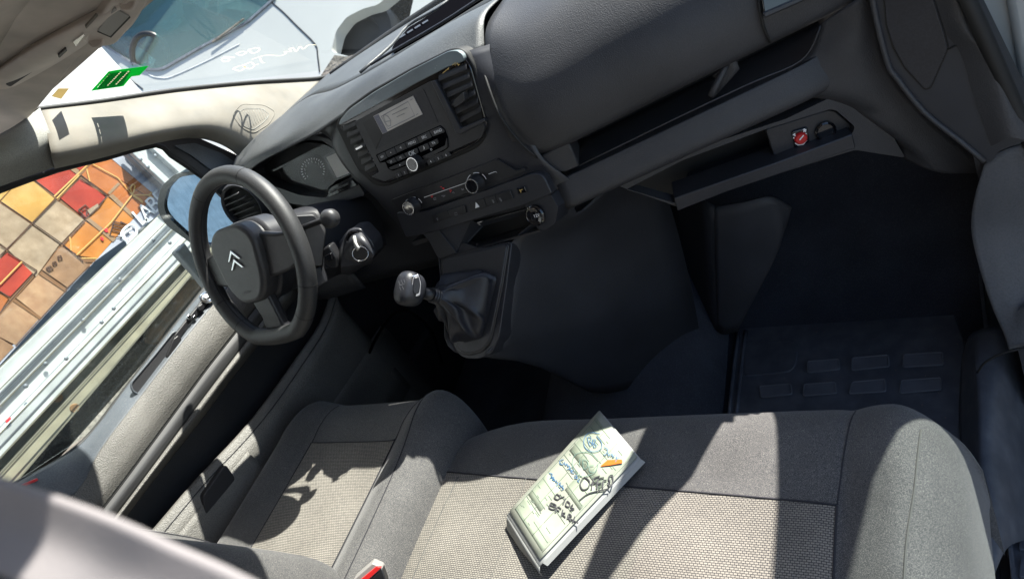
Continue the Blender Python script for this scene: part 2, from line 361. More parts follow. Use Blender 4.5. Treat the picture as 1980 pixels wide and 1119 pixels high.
# printed cartons, each one a flat printed panel
C = []
def card(L, m, off=.004, nm='printed_carton'): C.append(spx(nm, L, PT, .003, m, tr, off=off))
spx('print_ground', zt([(-60, 470), (0, 420), (920, 110), (1030, 100), (1485, 480), (940, 1080), (-60, 2120)]), PT, .004, 'card_edge', tr, off=.001)
spx('banner_strip', zt([(1030, 100), (1200, 20), (1760, 500), (900, 1119), (-60, 2170), (-60, 2100), (930, 1090), (1485, 480)]), PT, .004, 'banner', tr, off=.0035)
card(zt([(10, 540), (160, 370), (285, 322), (522, 515), (305, 742)]), 'card_yellow')
card(zt([(-60, 560), (0, 420), (150, 372), (0, 530)]), 'card_yellow')
card(zt([(300, 312), (630, 205), (745, 290), (540, 488)]), 'card_red')
card(zt([(690, 190), (880, 120), (905, 135), (765, 245)]), 'card_red')
card(zt([(575, 508), (765, 330), (1020, 492), (815, 705)]), 'card_red')
card(zt([(905, 140), (1030, 108), (1480, 480), (1450, 515), (880, 170)]), 'card_deep')
card(zt([(880, 180), (1440, 520), (1290, 690), (1040, 480), (780, 290)]), 'card_deep', .0045)
card(zt([(830, 720), (1030, 500), (1285, 700), (1090, 905)]), 'card_orange')
card(zt([(605, 965), (820, 735), (1080, 915), (935, 1085), (760, 1060)]), 'card_orange')
card(zt([(310, 760), (540, 530), (800, 715), (575, 950)]), 'card_cream')
card(zt([(80, 1005), (300, 770), (565, 955), (345, 1260)]), 'card_cream')
card(zt([(-60, 560), (0, 560), (290, 755), (70, 990), (-60, 900)]), 'card_cream', .0042)
card(zt([(-60, 930), (60, 1003), (0, 1090), (-60, 1120)]), 'card_cream')
card(z4([(-30, 410), (45, 345), (205, 445), (60, 600), (-30, 560)]), 'card_red')
card(z4([(-30, 575), (52, 608), (0, 690), (-30, 700)]), 'card_deep')
card(z4([(245, 445), (360, 308), (515, 420), (395, 550)]), 'card_brown')
card(z4([(95, 610), (225, 470), (375, 570), (238, 720)]), 'card_tan')
card(z4([(-30, 745), (75, 628), (225, 730), (90, 880), (-30, 820)]), 'card_tan', .0045)
card(z4([(-30, 850), (0, 840), (80, 892), (-30, 1010)]), 'card_brown', .005)
# tape, twine and outlines
for L in ([(1040, 490), (1080, 470), (1310, 690), (1270, 700)], [(830, 720), (860, 700), (1110, 900), (1080, 930)], [(1030, 460), (1130, 360), (1150, 375), (1050, 480)], [(630, 205), (680, 190), (760, 245), (740, 285)]):
    spx('printed_tape', zt(L), PT, .002, 'card_tape', tr, off=.006)
for L in ([(225, 470), (238, 458), (390, 560), (378, 572)], [(75, 628), (88, 615), (240, 720), (228, 732)]):
    spx('printed_tape', z4(L), PT, .002, 'card_edge', tr, off=.006)
tw = [zt(L) for L in ([(875, 178), (1265, 480), (735, 1055)], [(1265, 480), (1420, 480), (1450, 450)], [(1420, 480), (1470, 510)], [(670, 880), (680, 1010)], [(830, 230), (860, 350)], [(780, 1085), (930, 1088)],
      [(520, 495), (905, 130)], [(545, 515), (760, 290)])] + [z4([(0, 530), (128, 398)])]
join_strokes('printed_twine', tw, PT, .0028, 'twine', tr, off=.0085, n=2)
join_strokes('twine_bow', [zt([(1265, 480), (1250, 420), (1270, 380), (1290, 400), (1270, 480)]), zt([(1265, 480), (1340, 520), (1365, 550), (1320, 520), (1275, 490)])], PT, .003, 'twine', tr, off=.009)
join_strokes('printed_outline', [zt(L) for L in ([(10, 545), (305, 745)], [(300, 312), (1020, 492)][:1] + [(540, 495)], [(765, 325), (1020, 492), (820, 710)], [(320, 755), (600, 950), (800, 1119)], [(0, 960), (80, 1005)], [(0, 1060), (300, 762), (540, 520)],
      [(600, 960), (815, 730)], [(780, 292), (1030, 490)])] + [z4(L) for L in ([(45, 345), (215, 450), (515, 425)][:2], [(0, 570), (55, 605)], [(380, 560), (520, 425)], [(0, 695), (215, 450)], [(90, 890), (390, 560)])], PT, .0022, 'card_line', tr, off=.007, n=2)
for L_ in ([z4(L) for L in ([(268, 437), (292, 424), (308, 440), (284, 453), (268, 437)], [(282, 434), (290, 446)], [(305, 405), (322, 398), (330, 412), (312, 420), (305, 405)], [(335, 370), (352, 363), (360, 382), (342, 388), (335, 370)],
      [(455, 100), (495, 70), (540, 115), (500, 145), (455, 100)], [(475, 105), (500, 90), (505, 125)])] + [zt(L) for L in ([(1090, 735), (1250, 770), (1180, 890), (1050, 870), (1090, 735)], [(1080, 760), (1200, 790)], [(1075, 790), (1190, 815)], [(1070, 820), (1170, 845)], [(1150, 735), (1230, 770)])]): stroke('printed_symbol', L_, PT, .003, 'card_line', tr, off=.007, n=0)
for L_ in ([zt(L) for L in ([(990, 800), (1030, 810)], [(995, 815), (1035, 830)], [(1000, 800), (1020, 835)], [(960, 885), (990, 900)], [(965, 900), (990, 912)])]): stroke('red_stamp', L_, PT, .004, 'print_red', tr, off=.008, n=0)
spx('pink_mark', zt([(835, 625), (935, 562), (945, 585), (860, 665)]), PT, .002, 'card_cream', tr, off=.008)
# white company lettering and emblem
dirT = (tq(306, 360) - tq(240, 425)).normalized(); upT = Vector((1, 0, 0)).cross(dirT).normalized(); upT = -upT if upT.z < 0 else upT
for s, (a, b) in zip('LABE', [(1335, 700), (1395, 650), (1465, 585), (1530, 520)]):
    u, v = zt([(a, b)])[0]; text('lettering', s, tq(u, v, .010), dirT, upT, .10, 'white_print', tr, shear=.15)
join_strokes('emblem', [zt([(1160, 880), (1175, 825), (1240, 768), (1300, 790), (1302, 860), (1235, 935), (1225, 950), (1215, 925), (1170, 890)]), zt([(1262, 800), (1190, 850), (1195, 890), (1230, 905), (1275, 860), (1272, 845), (1240, 850)])], PT, .0055, 'white_print', tr, off=.010, n=3)
# rails: (upper edge line , lower edge line, proud, material)
def band(nm, a, b, c, d, off, th, m, lab=None): return spx(nm, [a, b, c, d], PT, th, m, tr, off=off, bevel=.004)
def yline(u0, v0, u1, v1, ext=(-80, 520)):
    k = (v1 - v0) / (u1 - u0); return (ext[0], v0 + k * (ext[0] - u0)), (ext[1], v0 + k * (ext[1] - u0))
E1 = yline(0, 710, 353, 372); E2 = yline(0, 752, 353, 398); E3 = yline(0, 785, 353, 425); E4 = yline(0, 838, 353, 470)
E5 = yline(0, 885, 353, 505); E6 = yline(0, 915, 353, 530); E7 = yline(0, 968, 353, 552); E8 = yline(30, 1010, 353, 620)
for (A, B, off, th, m, nm) in ((E1, E2, .012, .03, 'aluminium', 'upper_rail'), (E2, E3, .035, .05, 'aluminium', 'rail'), (E3, E4, .020, .04, 'aluminium', 'rail'), (E4, E5, .05, .08, 'aluminium', 'lower_rail'),
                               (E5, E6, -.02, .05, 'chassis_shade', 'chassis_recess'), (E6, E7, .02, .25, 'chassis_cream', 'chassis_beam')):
    spx(nm, [A[0], A[1], B[1], B[0]], PT, th, m, tr, off=off, bevel=.004)
for (A, B), w_ in ((E1, .002), (E2, .0025), (E3, .002), (E4, .0025), (E5, .003), (E6, .004), (E7, .003)):
    stroke('rail_gap', [A, ((A[0] + B[0]) / 2, (A[1] + B[1]) / 2), B], PT, w_, 'chassis_shade', tr, off=.052, n=0, flat=.1)
for k, (f0, f1) in enumerate(((.3, .3), (.62, .62))):
    stroke('rail_crease', [(E2[0][0], E2[0][1] * (1 - f0) + E3[0][1] * f0), (E2[1][0], E2[1][1] * (1 - f1) + E3[1][1] * f1)], PT, .004, 'aluminium_dull', tr, off=.038, n=0, flat=.1)
stroke('rail_crease', [(E4[0][0], E4[0][1] * .45 + E5[0][1] * .55), (E4[1][0], E4[1][1] * .45 + E5[1][1] * .55)], PT, .003, 'aluminium_dull', tr, off=.053, n=0, flat=.1)
rv0 = None
for (a, b) in [(265, 990), (485, 738), (695, 500), (890, 272), (150, 1119), (590, 750), (660, 670), (985, 290), (385, 960)]:
    u, v = z4([(a, b)])[0]; p = tq(u, v, .05 if a in (590, 660, 985, 385, 150) else .036)
    if rv0 is None: rv0 = lathe('rivet', (0, 0, 0), XP, [(.009, 0), (.008, .003), (.004, .005)], 'aluminium_dull', tr, seg=10); rv = rv0; base0 = p
    else: rv = rv0.copy(); col.objects.link(rv)
    rv.matrix_parent_inverse = Matrix.Identity(4); rv.location = p - tr.location
for (a, b) in [(1345, 140), (1415, 212), (1490, 105)]:
    u, v = zt([(a, b)])[0]; rv = rv0.copy(); col.objects.link(rv); rv.location = tq(u, v, .09) - tr.location
for (a, b) in [(335, 68), (433, 127)]:
    u, v = zb([(a, b)])[0]; lathe('bolt_hole', tq(u, v, .0205), XP, [(.018, 0), (.016, .004), (.006, .004)], 'rust', tr, seg=14)
# corner posts at the trailer front
for i, (L, m, off) in enumerate(((([(1200, 20), (1345, 20), (1760, 420), (1700, 500)]), 'banner', .03), (([(1190, 60), (1225, 60), (1700, 480), (1650, 500)]), 'aluminium_dull', .06), (([(1225, 40), (1290, 20), (1700, 400), (1660, 450)]), 'aluminium', .085),
        (([(1290, 20), (1420, 0), (1900, 440), (1750, 470)]), 'aluminium', .07), (([(1420, 0), (1640, -40), (2000, 330), (1900, 440)]), 'aluminium', .10))):
    spx('corner_post', zt(L), PT, .04, m, tr, off=off, bevel=.004)
# under the chassis: hanging hose, bracket and shaded ground
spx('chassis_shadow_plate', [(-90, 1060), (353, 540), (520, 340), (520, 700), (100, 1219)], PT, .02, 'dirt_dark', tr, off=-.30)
tube('exhaust_pipe', [tq(a, b, -.12) for a, b in z4([(885, 870), (905, 800), (960, 720), (1060, 600), (1180, 470), (1300, 350)])], .035, 'rust', tr, n=4)
spx('bracket', z4([(950, 330), (1060, 370), (1180, 470), (1120, 500), (1000, 420)]), PT, .03, 'chassis_cream', tr, off=-.02)
for (a, b) in [(640, 790), (690, 735)]:
    spx('lashing_tab', z4([(a - 28, b + 5), (a + 10, b - 40), (a + 38, b - 15), (a + 5, b + 30)]), PT, .02, 'aluminium', tr, off=.03, bevel=.003)
for k in range(2): spx('tail_marker', zb([(110 + 30 * k - 10, 570), (215, 530), (222, 545), (150, 578)]) if k == 0 else zb([(35, 200), (60, 180), (66, 192), (40, 215)]), PT, .01, 'print_red', tr, off=.06)
# dusty earth bank next to the trailer
patch('dirt_verge', [[tq(-60, 1075, .2), tq(130, 868, .2), tq(330, 640, .2), tq(480, 465, .2)], [(-1.35, -.6, .30), (-1.35, .5, .26), (-1.35, 1.3, .30), (-1.35, 2.6, .30)], [(-1.2, -.6, -.56), (-1.2, .5, -.56), (-1.2, 1.3, -.56), (-1.2, 2.6, -.56)]], 'dirt', n=6, kind='structure')
#==OUTVAN==
# ================================================================== OUTSIDE: second van ahead
PV = plane((0, 5.2, 0), (.15, -.7, .9))
ov = thing('parked_van', 'white van parked ahead, seen through the windscreen with its wheel and cabin showing', 'van', (-5, 5.2, -.55))
win = rnd(zw([(100, 480), (330, -260), (1100, -420), (2060, -60), (1720, 245), (1200, 520), (760, 770), (600, 770), (440, 700)]), 12)
arch = rnd(z2([(120, 300), (150, 180), (210, 100), (310, 50), (390, 30), (500, -60), (620, -100), (560, 170), (230, 330)]), 8)
spx('body_shell', [(-260, 340), (-60, -300), (1000, -420), (1100, 60), (760, 260), (520, 300), (200, 330)], PV, .12, 'white_paint', ov, holes=[win, arch])
spx('window_rubber', rnd(zw([(85, 500), (320, -280), (1110, -440), (2090, -55), (1730, 262), (1210, 540), (770, 795), (595, 795), (430, 722)]), 12), PV, .03, 'aluminium_dull', ov, off=.02, holes=[win])
spx('window_glass', win, PV, .01, 'van_glass', ov, off=-.03)
spx('cabin_interior', zw([(-100, 900), (0, -700), (2300, -700), (2300, 800), (500, 1000)]), PV, .02, 'window_dark', ov, off=-1.4)
spx('inner_dashboard', zw([(620, 700), (560, 430), (820, 400), (1150, 330), (1500, 100), (1750, 130), (1640, 230), (1200, 480), (800, 700)]), PV, .1, 'van_dash', ov, off=-.25)
spx('inner_pillar', zw([(345, 590), (440, 490), (570, 570), (550, 700)]), PV, .05, 'van_trim', ov, off=-.12)
spx('inner_pillar', zw([(830, 70), (860, 60), (970, 210), (900, 300), (830, 350), (700, 270)]), PV, .05, 'van_trim', ov, off=-.5)
spx('inner_pillar', zw([(1100, -20), (1300, -60), (1240, 90), (1170, 60)]), PV, .05, 'van_trim', ov, off=-.5)
spx('seat_cushion', zw([(1000, -30), (1050, 0), (1250, 100), (1480, 200), (1500, 360), (1300, 440), (1150, 370), (1010, 180)]), PV, .12, 'van_seat', ov, off=-.2, bevel=.02)
join_strokes('seat_stripe', [zw([(1120 + 14 * k, 100 + 22 * k), (1240 + 16 * k, 100 + 20 * k)]) for k in range(15)], PV, .012, 'pillar', ov, off=-.19, n=0)
pc = P(*zw([(650, 650)])[0], pl=PV, off=-.1)
tube('steering_wheel_rim', [pc + (CR * math.cos(t) * .20 + (CU * .9 - CF * .3) * math.sin(t) * .26) * 1.15 for t in [i * math.pi / 8 for i in range(16)]], .035, 'black_plastic', ov, closed=True, n=2)
spx('inner_seat_light', zw([(620, 610), (690, 680), (650, 745), (625, 700)]), PV, .02, 'white_print', ov, off=-.12)
join_strokes('panel_gap', [[(518, 0), (545, 22), (575, 52), (609, 86), (614, 108), (618, 140)], z1([(515, 285), (700, 420), (830, 520)]), [(520, 0), (500, -30)]], PV, .009, 'black_plastic', ov, off=.004, n=3)
join_strokes('body_crease', [zw([(560, 760), (640, 850), (760, 880), (900, 860), (1300, 680), (1650, 500)]), zw([(120, 530), (420, 700), (600, 800)])], PV, .012, 'aluminium', ov, off=.003, n=4)
spx('wheel_liner', z2([(60, 360), (60, 100), (300, -60), (700, -200), (620, 380)]), PV, .02, 'dirt_dark', ov, off=-.5)
wc = P(700, 95, pl=PV, off=-.22); lathe('front_wheel', wc, PV[1], [(.42, -.12), (.46, -.08), (.47, 0), (.44, .07), (.30, .08), (.28, .03), (.1, .03)], 'rubber', ov, seg=40)
spx('front_bumper', z2([(60, 440), (140, 320), (205, 330), (330, 300), (300, 430)]), PV, .1, 'dirt', ov, off=.01)
spx('wiper_arm', zw([(1330, 470), (1690, 205), (1700, 215), (1345, 480)]), PV, .01, 'dirt', ov, off=.04)
# trailer-like ribbed wall beyond, seen left of the van
PW = plane((0, 7.5, 0), (.1, -1, 0))
rw = thing('ribbed_shutter', 'pale ribbed metal shutter wall behind the white van at left', 'wall', (-9, 7.5, -.55))
spx('backing', [(-200, 500), (-200, -200), (420, -200), (420, 420)], PW, .05, 'white_paint', rw, off=-.02)
for k in range(9):
    a = 60 + k * 34; spx('rib', [(a - 60, 60 + k * 2), (a - 48, 56 + k * 2), (a + 190, 250), (a + 178, 256)], PW, .04, ('aluminium', 'card_cream', 'aluminium_dull')[k % 3], rw, off=.04, bevel=.004)
#==CABIN==
# ================================================================== WINDSCREEN
PG = plane((-.68, .973, 1.323), (0, -.44, -1))   # inner face, raked
ws = thing('windscreen', 'wide raked windscreen with writing on it above the dashboard', 'windscreen', (0, 1.6, 1.03))
gy = lambda x, y: (x, y, 1.751 - .44 * y )
patch('glass_pane', [[gy(x, y) for x in (-.80, -.55, -.25, 0, .25, .55, .80)] for y in (.80, 1.1, 1.45, 1.72)], 'windscreen', ws, n=4)
join_strokes('chalk_writing', [z1(L) for L in ([(1285, 345), (1300, 358), (1330, 352), (1320, 338), (1290, 340), (1310, 330), (1360, 335)], [(1355, 400), (1390, 412), (1420, 395), (1405, 380), (1365, 392), (1352, 402)], [(1410, 385), (1450, 400), (1475, 380), (1455, 362), (1420, 375)], [(1470, 380), (1500, 372)],
     [(1505, 330), (1520, 362), (1535, 365)], [(1440, 290), (1470, 310), (1505, 292), (1490, 278), (1440, 290)], [(1370, 312), (1400, 322), (1430, 305), (1400, 300), (1370, 312)], [(1460, 345), (1540, 322), (1620, 325)],
     [(1630, 325), (1660, 310), (1650, 300), (1690, 300), (1680, 285), (1700, 280), (1720, 300), (1740, 270), (1760, 285), (1790, 262), (1830, 262)])], plane((0, .973, 1.321), (0, -.44, -1)), .0022, 'pen', ws, off=.002, n=4)
PG2 = plane((-.68, .973, 1.3195), (0, -.44, -1))
seg_ = []
for (a0, b0, a1, b1, wd, n_) in ((610, 690, 850, 440, 17, 9), (755, 670, 990, 425, 17, 8), (432, 722, 655, 475, 6, 7)):
    for k in range(n_):
        f0, f1 = (k + .12) / n_, (k + .84) / n_; j = wd * random.uniform(.7, 1)
        q0 = (a0 + (a1 - a0) * f0, b0 + (b1 - b0) * f0); q1 = (a0 + (a1 - a0) * f1, b0 + (b1 - b0) * f1)
        seg_.append(zs([(q0[0] - j, q0[1] - j * .15), (q1[0] - j, q1[1] - j * .15), (q1[0] + j, q1[1] + j * .15), (q0[0] + j, q0[1] + j * .15)]))
st = spx('green_sticker', zs([(330, 775), (630, 440), (800, 410), (1325, 345), (1170, 505), (1030, 525), (890, 690), (840, 700)]), PG2, .0006, 'sticker_green', None, off=0, holes=seg_,
    label='bright green sticker with rows of white print at the lower left of the windscreen', cat='sticker')
spx('white_print', zs([(425, 745), (640, 462), (1010, 420), (880, 660), (800, 690)]), PG2, .0003, 'sticker_print', st, off=-.0008)
spx('paper_sticker', z1([(300, 560), (340, 515), (400, 515), (355, 575)]), PG2, .0006, 'sticker_pale', None, label='small faded cream sticker at the far left corner of the windscreen', cat='sticker')
# rubber edge between screen and pillar
tube('screen_seal', [P(a, b, x=-.795) for a, b in [(60, 213), (80, 210), (200, 195), (340, 174), (480, 160), (560, 155), (612, 152), (640, 146)]], .0055, 'rubber', ws, n=3)
tube('cowl_edge', [P(a, b, z=1.028) for a, b in [(640, 146), (750, 68), (860, -5), (960, -70)]], .010, 'rubber', ws, n=3)
for s in (1,):   # passenger A pillar, lined and painted
    pa = thing('windscreen_pillar', 'passenger side windscreen pillar at the right edge of the screen', 'pillar', (.8, 1.4, .9))
    PLI = [(.70, .72, 1.33), (.70, 1.01, 1.24), (.70, 1.12, 1.21), (.70, 1.25, 1.17), (.70, 1.5, 1.08), (.70, 1.62, 1.0), (.70, 1.15, .96), (.70, 1.05, .93), (.70, .99, .99), (.70, .98, 1.09), (.70, .95, 1.16), (.70, .86, 1.22), (.70, .70, 1.29)]
    slab('pillar_lining', PLI, SUN * .06, 'pillar', pa)
    slab('pillar_panel', [Vector(p) + SUN * .061 for p in PLI], SUN * .09, 'white_paint', pa)
# ================================================================== DRIVER PILLAR + HEADER
up = [(80, 209), (200, 196), (340, 177), (480, 163), (560, 158), (625, 153)]
lo = [(105, 325), (200, 303), (300, 276), (375, 266), (430, 280), (475, 312)]
mid = [tuple(a * .55 + b * .45 for a, b in zip(p, q)) for p, q in zip(up, lo)]
pl_ = thing('pillar_trim', 'sunlit cream pillar trim between the windscreen and the driver window', 'trim', (-.78, 1.1, 1.1))
cc_ = patch('cream_cover', [[P(*p, x=-.80) for p in up], [P(*(a * .8 + b * .2 for a, b in zip(p, q)), x=-.772) for p, q in zip(up, lo)], [P(*p, x=-.745) for p in mid],
      [P(*(a * .2 + b * .8 for a, b in zip(p, q)), x=-.738) for p, q in zip(up, lo)], [P(*p, x=-.79) for p in lo]], 'pillar', pl_, n=6, solid=.004)
PPi = plane((-.762, 1, 1), (1, 0, .0))
spk = rnd(z1([(1345, 665), (1400, 605), (1530, 610), (1600, 650), (1560, 720), (1470, 775), (1400, 740)]), 8)
def ppi(L, o): return [P(a, b, x=-.729 + o) for a, b in L]
spk2 = rnd(z1([(1375, 668), (1410, 632), (1520, 632), (1565, 665), (1530, 710), (1465, 755), (1410, 730)]), 6)
SHW = [z1(L) for L in ([(1015, 520), (1030, 540), (1060, 535), (1095, 525), (1120, 560), (1090, 575)], [(1140, 560), (1190, 570), (1210, 545), (1170, 520), (1120, 530)], [(1280, 520), (1290, 560), (1310, 575)],
     [(1340, 530), (1360, 545), (1380, 530), (1365, 515), (1340, 530)], [(1400, 510), (1410, 545)], [(1430, 545), (1460, 550), (1475, 530), (1450, 525)], [(1490, 530), (1520, 545), (1530, 520), (1500, 520)], [(1570, 515), (1600, 540)], [(1650, 520), (1690, 550)])]
patch('grey_cover', [[P(-60, 290, x=-.78), P(20, 250, x=-.785), P(78, 210, x=-.79)], [P(-60, 330, x=-.74), P(30, 300, x=-.745), P(98, 262, x=-.745)], [P(-60, 380, x=-.80), P(20, 352, x=-.80), P(106, 322, x=-.79)]], 'pillar_grey', pl_, n=6, solid=.004)
# marks laid exactly on the curved cover
def onto(ob, lift=.0006):
    from mathutils.bvhtree import BVHTree
    bv = BVHTree.FromPolygons([v.co for v in ob.data.vertices], [list(p.vertices) for p in ob.data.polygons])
    def f_(a, b, l=lift):
        h = bv.ray_cast(CP, ray(a, b).normalized()); return (h[0] - ray(a, b).normalized() * l) if h[0] else None
    return f_
on_ = onto(cc_)
def ontube(nm, L, r, m, closed=False, n=0, l=.0030):
    q = [on_(a, b, l) for a, b in (crs([Vector((p[0], p[1], 0)) for p in L], n) if n else [Vector((p[0], p[1], 0)) for p in L]) and [(v[0], v[1]) for v in (crs([Vector((p[0], p[1], 0)) for p in L], n) if n else [Vector((p[0], p[1], 0)) for p in L])]]
    q = [p for p in q if p is not None]
    if len(q) > 2: return tube(nm, q, r, m, pl_, closed=closed, seg=5)
ontube('tweeter_rim', spk, .0012, 'pillar', True)
ontube('tweeter_rim', spk2, .0009, 'pillar_grey', True)
for k in range(9): ontube('grille_bar', z1([(1410 + 15 * k, 640 + (4 - k) * 2), (1430 + 15 * k, 690), (1448 + 13 * k, 748 - 9 * k)]), .0007, 'pillar_grey', False, 4)
for L in SHW: ontube('writing_shadow', L, .0006, 'print_grey', False, 4, .0024)  # painted shadow of the windscreen writing on the pillar
# header over the screen
PH = plane((-.3, .79, 1.37), (0, -.6, -.8))
hd = thing('header_shelf', 'grey roof lining shelf above the windscreen with a moulded grip', 'headliner', (-.3, .75, 1.4))
hl = [(-120, 330), (0, 272), (60, 225), (110, 165), (150, 112), (200, 88), (250, 60), (272, 30), (287, -5), (330, -80), (330, -200), (-120, -200)]
spx('lining_board', rnd(hl, 14), PH, .02, 'header', hd, bevel=.006)
slab('lining_back', [(-.80, .80, 1.372), (.76, .80, 1.372), (.76, .66, 1.46), (-.80, .66, 1.46)], (0, .02, .02), 'header', hd)
for x_ in (1,):
    slab('lining_side', [(-.03, .79, 1.37), (.72, .79, 1.37), (.72, .66, 1.465), (-.03, .66, 1.465)], (0, .012, .015), 'header', hd)
patch('grip_moulding', [[P(a, b, pl=PH, off=o) for a, b in L] for L, o in ((z1([(-60, 430), (50, 350), (200, 250), (420, 130), (640, 10), (760, -80)]), .001), (z1([(-60, 440), (60, 370), (220, 275), (440, 160), (660, 40), (780, -60)]), .014),
      (z1([(-60, 480), (80, 440), (260, 350), (470, 220), (670, 80), (800, -30)]), .018), (z1([(-60, 520), (60, 510), (240, 420), (470, 280), (560, 190), (640, 60)]), .001))], 'header_part', hd, n=5)
spx('grip_slot', rnd(z1([(30, 490), (210, 390), (215, 400), (60, 505)]), 4), PH, .004, 'door_dark', hd, off=.012)
spx('chrome_catch', z1([(425, 245), (485, 200), (490, 208), (440, 270)]), PH, .004, 'silver', hd, off=.022)
spx('chrome_catch', z1([(495, 160), (560, 90), (568, 95), (502, 168)]), PH, .004, 'pillar', hd, off=.022)
spx('sliding_knob', rnd(z1([(335, 330), (380, 285), (392, 295), (345, 338)]), 3), PH, .006, 'black_plastic', hd, off=.022)
lam = thing('roof_lamp', 'beige roof lamp unit with dark lens and two round buttons at top left', 'lamp', (-.25, .72, 1.4))
spx('housing', rnd(z1([(480, 235), (560, 130), (700, -60), (900, -60), (850, 30), (760, 160), (670, 262), (590, 275), (540, 262)]), 12), PH, .03, 'header_part', lam, off=.016, bevel=.005)
spx('dark_lens', z1([(568, 182), (665, 48), (752, 98), (640, 214)]), PH, .004, 'clear_grey', lam, off=.0185, bevel=.001)
spx('lens_shadow_gap', z1([(640, 214), (752, 98), (757, 104), (644, 221), (565, 188), (568, 182)]), PH, .004, 'rubber', lam, off=.0175)
for a, b in ((745, 22), (562, 240)):
    c_ = P(*z1([(a, b)])[0], pl=PH, off=.016); bt = lathe('round_button', c_, -CF, [(.0125, 0), (.0125, .004), (.0105, .005), (.010, .0035), (.003, .003)], 'header_part', lam, seg=20)
# ================================================================== DRIVER DOOR
DX = -.76; PDo = plane((DX, 0, 0), (1, 0, 0))
dd = thing('driver_door', 'grey grained driver door panel in sun, with window switches and a handle recess', 'door', (-.8, .6, .2))
top = [(-40, 985), (33, 933), (133, 876), (180, 833), (247, 746), (330, 640), (400, 553), (470, 470)]
cre = [(40, 1035), (110, 985), (160, 935), (195, 868), (283, 752), (350, 665), (424, 575), (505, 478)]
strip1 = [(60, 1190), (150, 1046), (190, 993), (240, 928), (340, 793), (400, 712), (460, 636), (540, 535)]
strip2 = [(100, 1190), (180, 1056), (220, 1003), (275, 930), (375, 795), (430, 722), (485, 650), (560, 550)]
pock = [(112, 1190), (190, 1058), (231, 1003), (290, 925), (388, 800), (440, 730), (497, 658), (575, 560)]
patch('upper_ledge', [[P(*p, x=DX - .07) for p in top], [P(*(a * .6 + b * .4 for a, b in zip(p, q)), x=DX - .035) for p, q in zip(top, cre)], [P(*p, x=DX - .004) for p in cre]], 'door_ledge', dd, n=5, solid=.002)
patch('padded_panel', [[P(*p, x=DX - .004) for p in cre], [P(*(a * .7 + b * .3 for a, b in zip(p, q)), x=DX + .006) for p, q in zip(cre, strip1)], [P(*(a * .3 + b * .7 for a, b in zip(p, q)), x=DX + .012) for p, q in zip(cre, strip1)], [P(*p, x=DX + .006) for p in strip1]], 'door_panel', dd, n=5, solid=.002)
patch('brushed_strip', [[P(*(a * .94 + b * .06 for a, b in zip(p, q)), x=DX + .006) for p, q in zip(strip1, strip2)], [P(*(a * .5 + b * .5 for a, b in zip(p, q)), x=DX + .012) for p, q in zip(strip1, strip2)], [P(*(a * .06 + b * .94 for a, b in zip(p, q)), x=DX + .006) for p, q in zip(strip1, strip2)]], 'door_strip', dd, n=5, solid=.002)
for L in (strip1, strip2): tube('strip_groove', [P(*p, x=DX + .002) for p in L], .006, 'rubber', dd, n=3)
patch('pocket_edge', [[P(*p, x=DX + .008) for p in strip2], [P(*(a * .5 + b * .5 for a, b in zip(p, q)), x=DX + .014) for p, q in zip(strip2, pock)], [P(*p, x=DX + .004) for p in pock], [P(a + 6, b + 4, x=DX - .03) for a, b in pock]], 'door_panel', dd, n=5, solid=.002)
slab('footwell_side', [(-.85, 1.15, -.05), (-.85, 1.66, -.05), (-.85, 1.66, 1.0), (-.85, 1.15, .98)], (-.02, 0, 0), 'carpet', kind='structure')
slab('pocket_back', [(DX - .08, -.1, .0), (DX - .08, 1.3, .0), (DX - .08, 1.3, .78), (DX - .08, -.1, .78)], (-.01, 0, 0), 'door_dark', dd)
patch('map_pocket', [[(DX + .02, y, .40) for y in (-.1, .3, .7, 1.1)], [(DX + .035, y, .38) for y in (-.1, .3, .7, 1.1)], [(DX + .02, y, .2) for y in (-.1, .3, .7, 1.1)], [(DX + .0, y, .08) for y in (-.1, .3, .7, 1.1)]], 'door_panel', dd, n=4, solid=.008)
PLd = plane((DX - .02, .6, .80), (.55, 0, .83))
def ledge(L, off): return L
rec = rnd([(257, 757), (252, 742), (300, 685), (336, 640), (352, 642), (349, 655), (318, 703), (282, 753), (268, 762)], 9)
PX = plane((DX - .028, 0, 0), (1, 0, 0))
spx('handle_recess', rec, PX, .004, 'door_dark', dd, off=.012)
tube('recess_rim', [P(a, b, pl=PX, off=.012) for a, b in rec], .0025, 'door_ledge', dd, closed=True)
spx('handle_lever', rnd([(336, 655), (345, 648), (352, 655), (330, 690), (322, 690)], 3), PX, .01, 'black_plastic', dd, off=.02, bevel=.002)
sw = spx('switch_plate', rnd(z4([(1000, 870), (1015, 820), (1190, 600), (1230, 570), (1255, 600), (1100, 760), (1020, 880)]), 4), PX, .01, 'black_plastic', dd, off=.017, bevel=.002)
for a, b, s in ((1098, 718, 15), (1130, 720, 13)):
    spx('window_switch', rnd(z4([(a - s, b - 2), (a, b - s), (a + s, b), (a, b + s + 4)]), 2), PX, .008, 'silver', dd, off=.023, bevel=.001)
spx('window_switch', rnd(z4([(1150, 660), (1175, 640), (1190, 660), (1160, 685)]), 2), PX, .01, 'black_plastic', dd, off=.027, bevel=.002)
lathe('mirror_dial', P(*z4([(1200, 612)])[0], pl=PX, off=.015), XP + ZP, [(.0165, 0), (.0165, .006), (.012, .008), (.010, .007), (.006, .011)], 'silver', dd, seg=20)
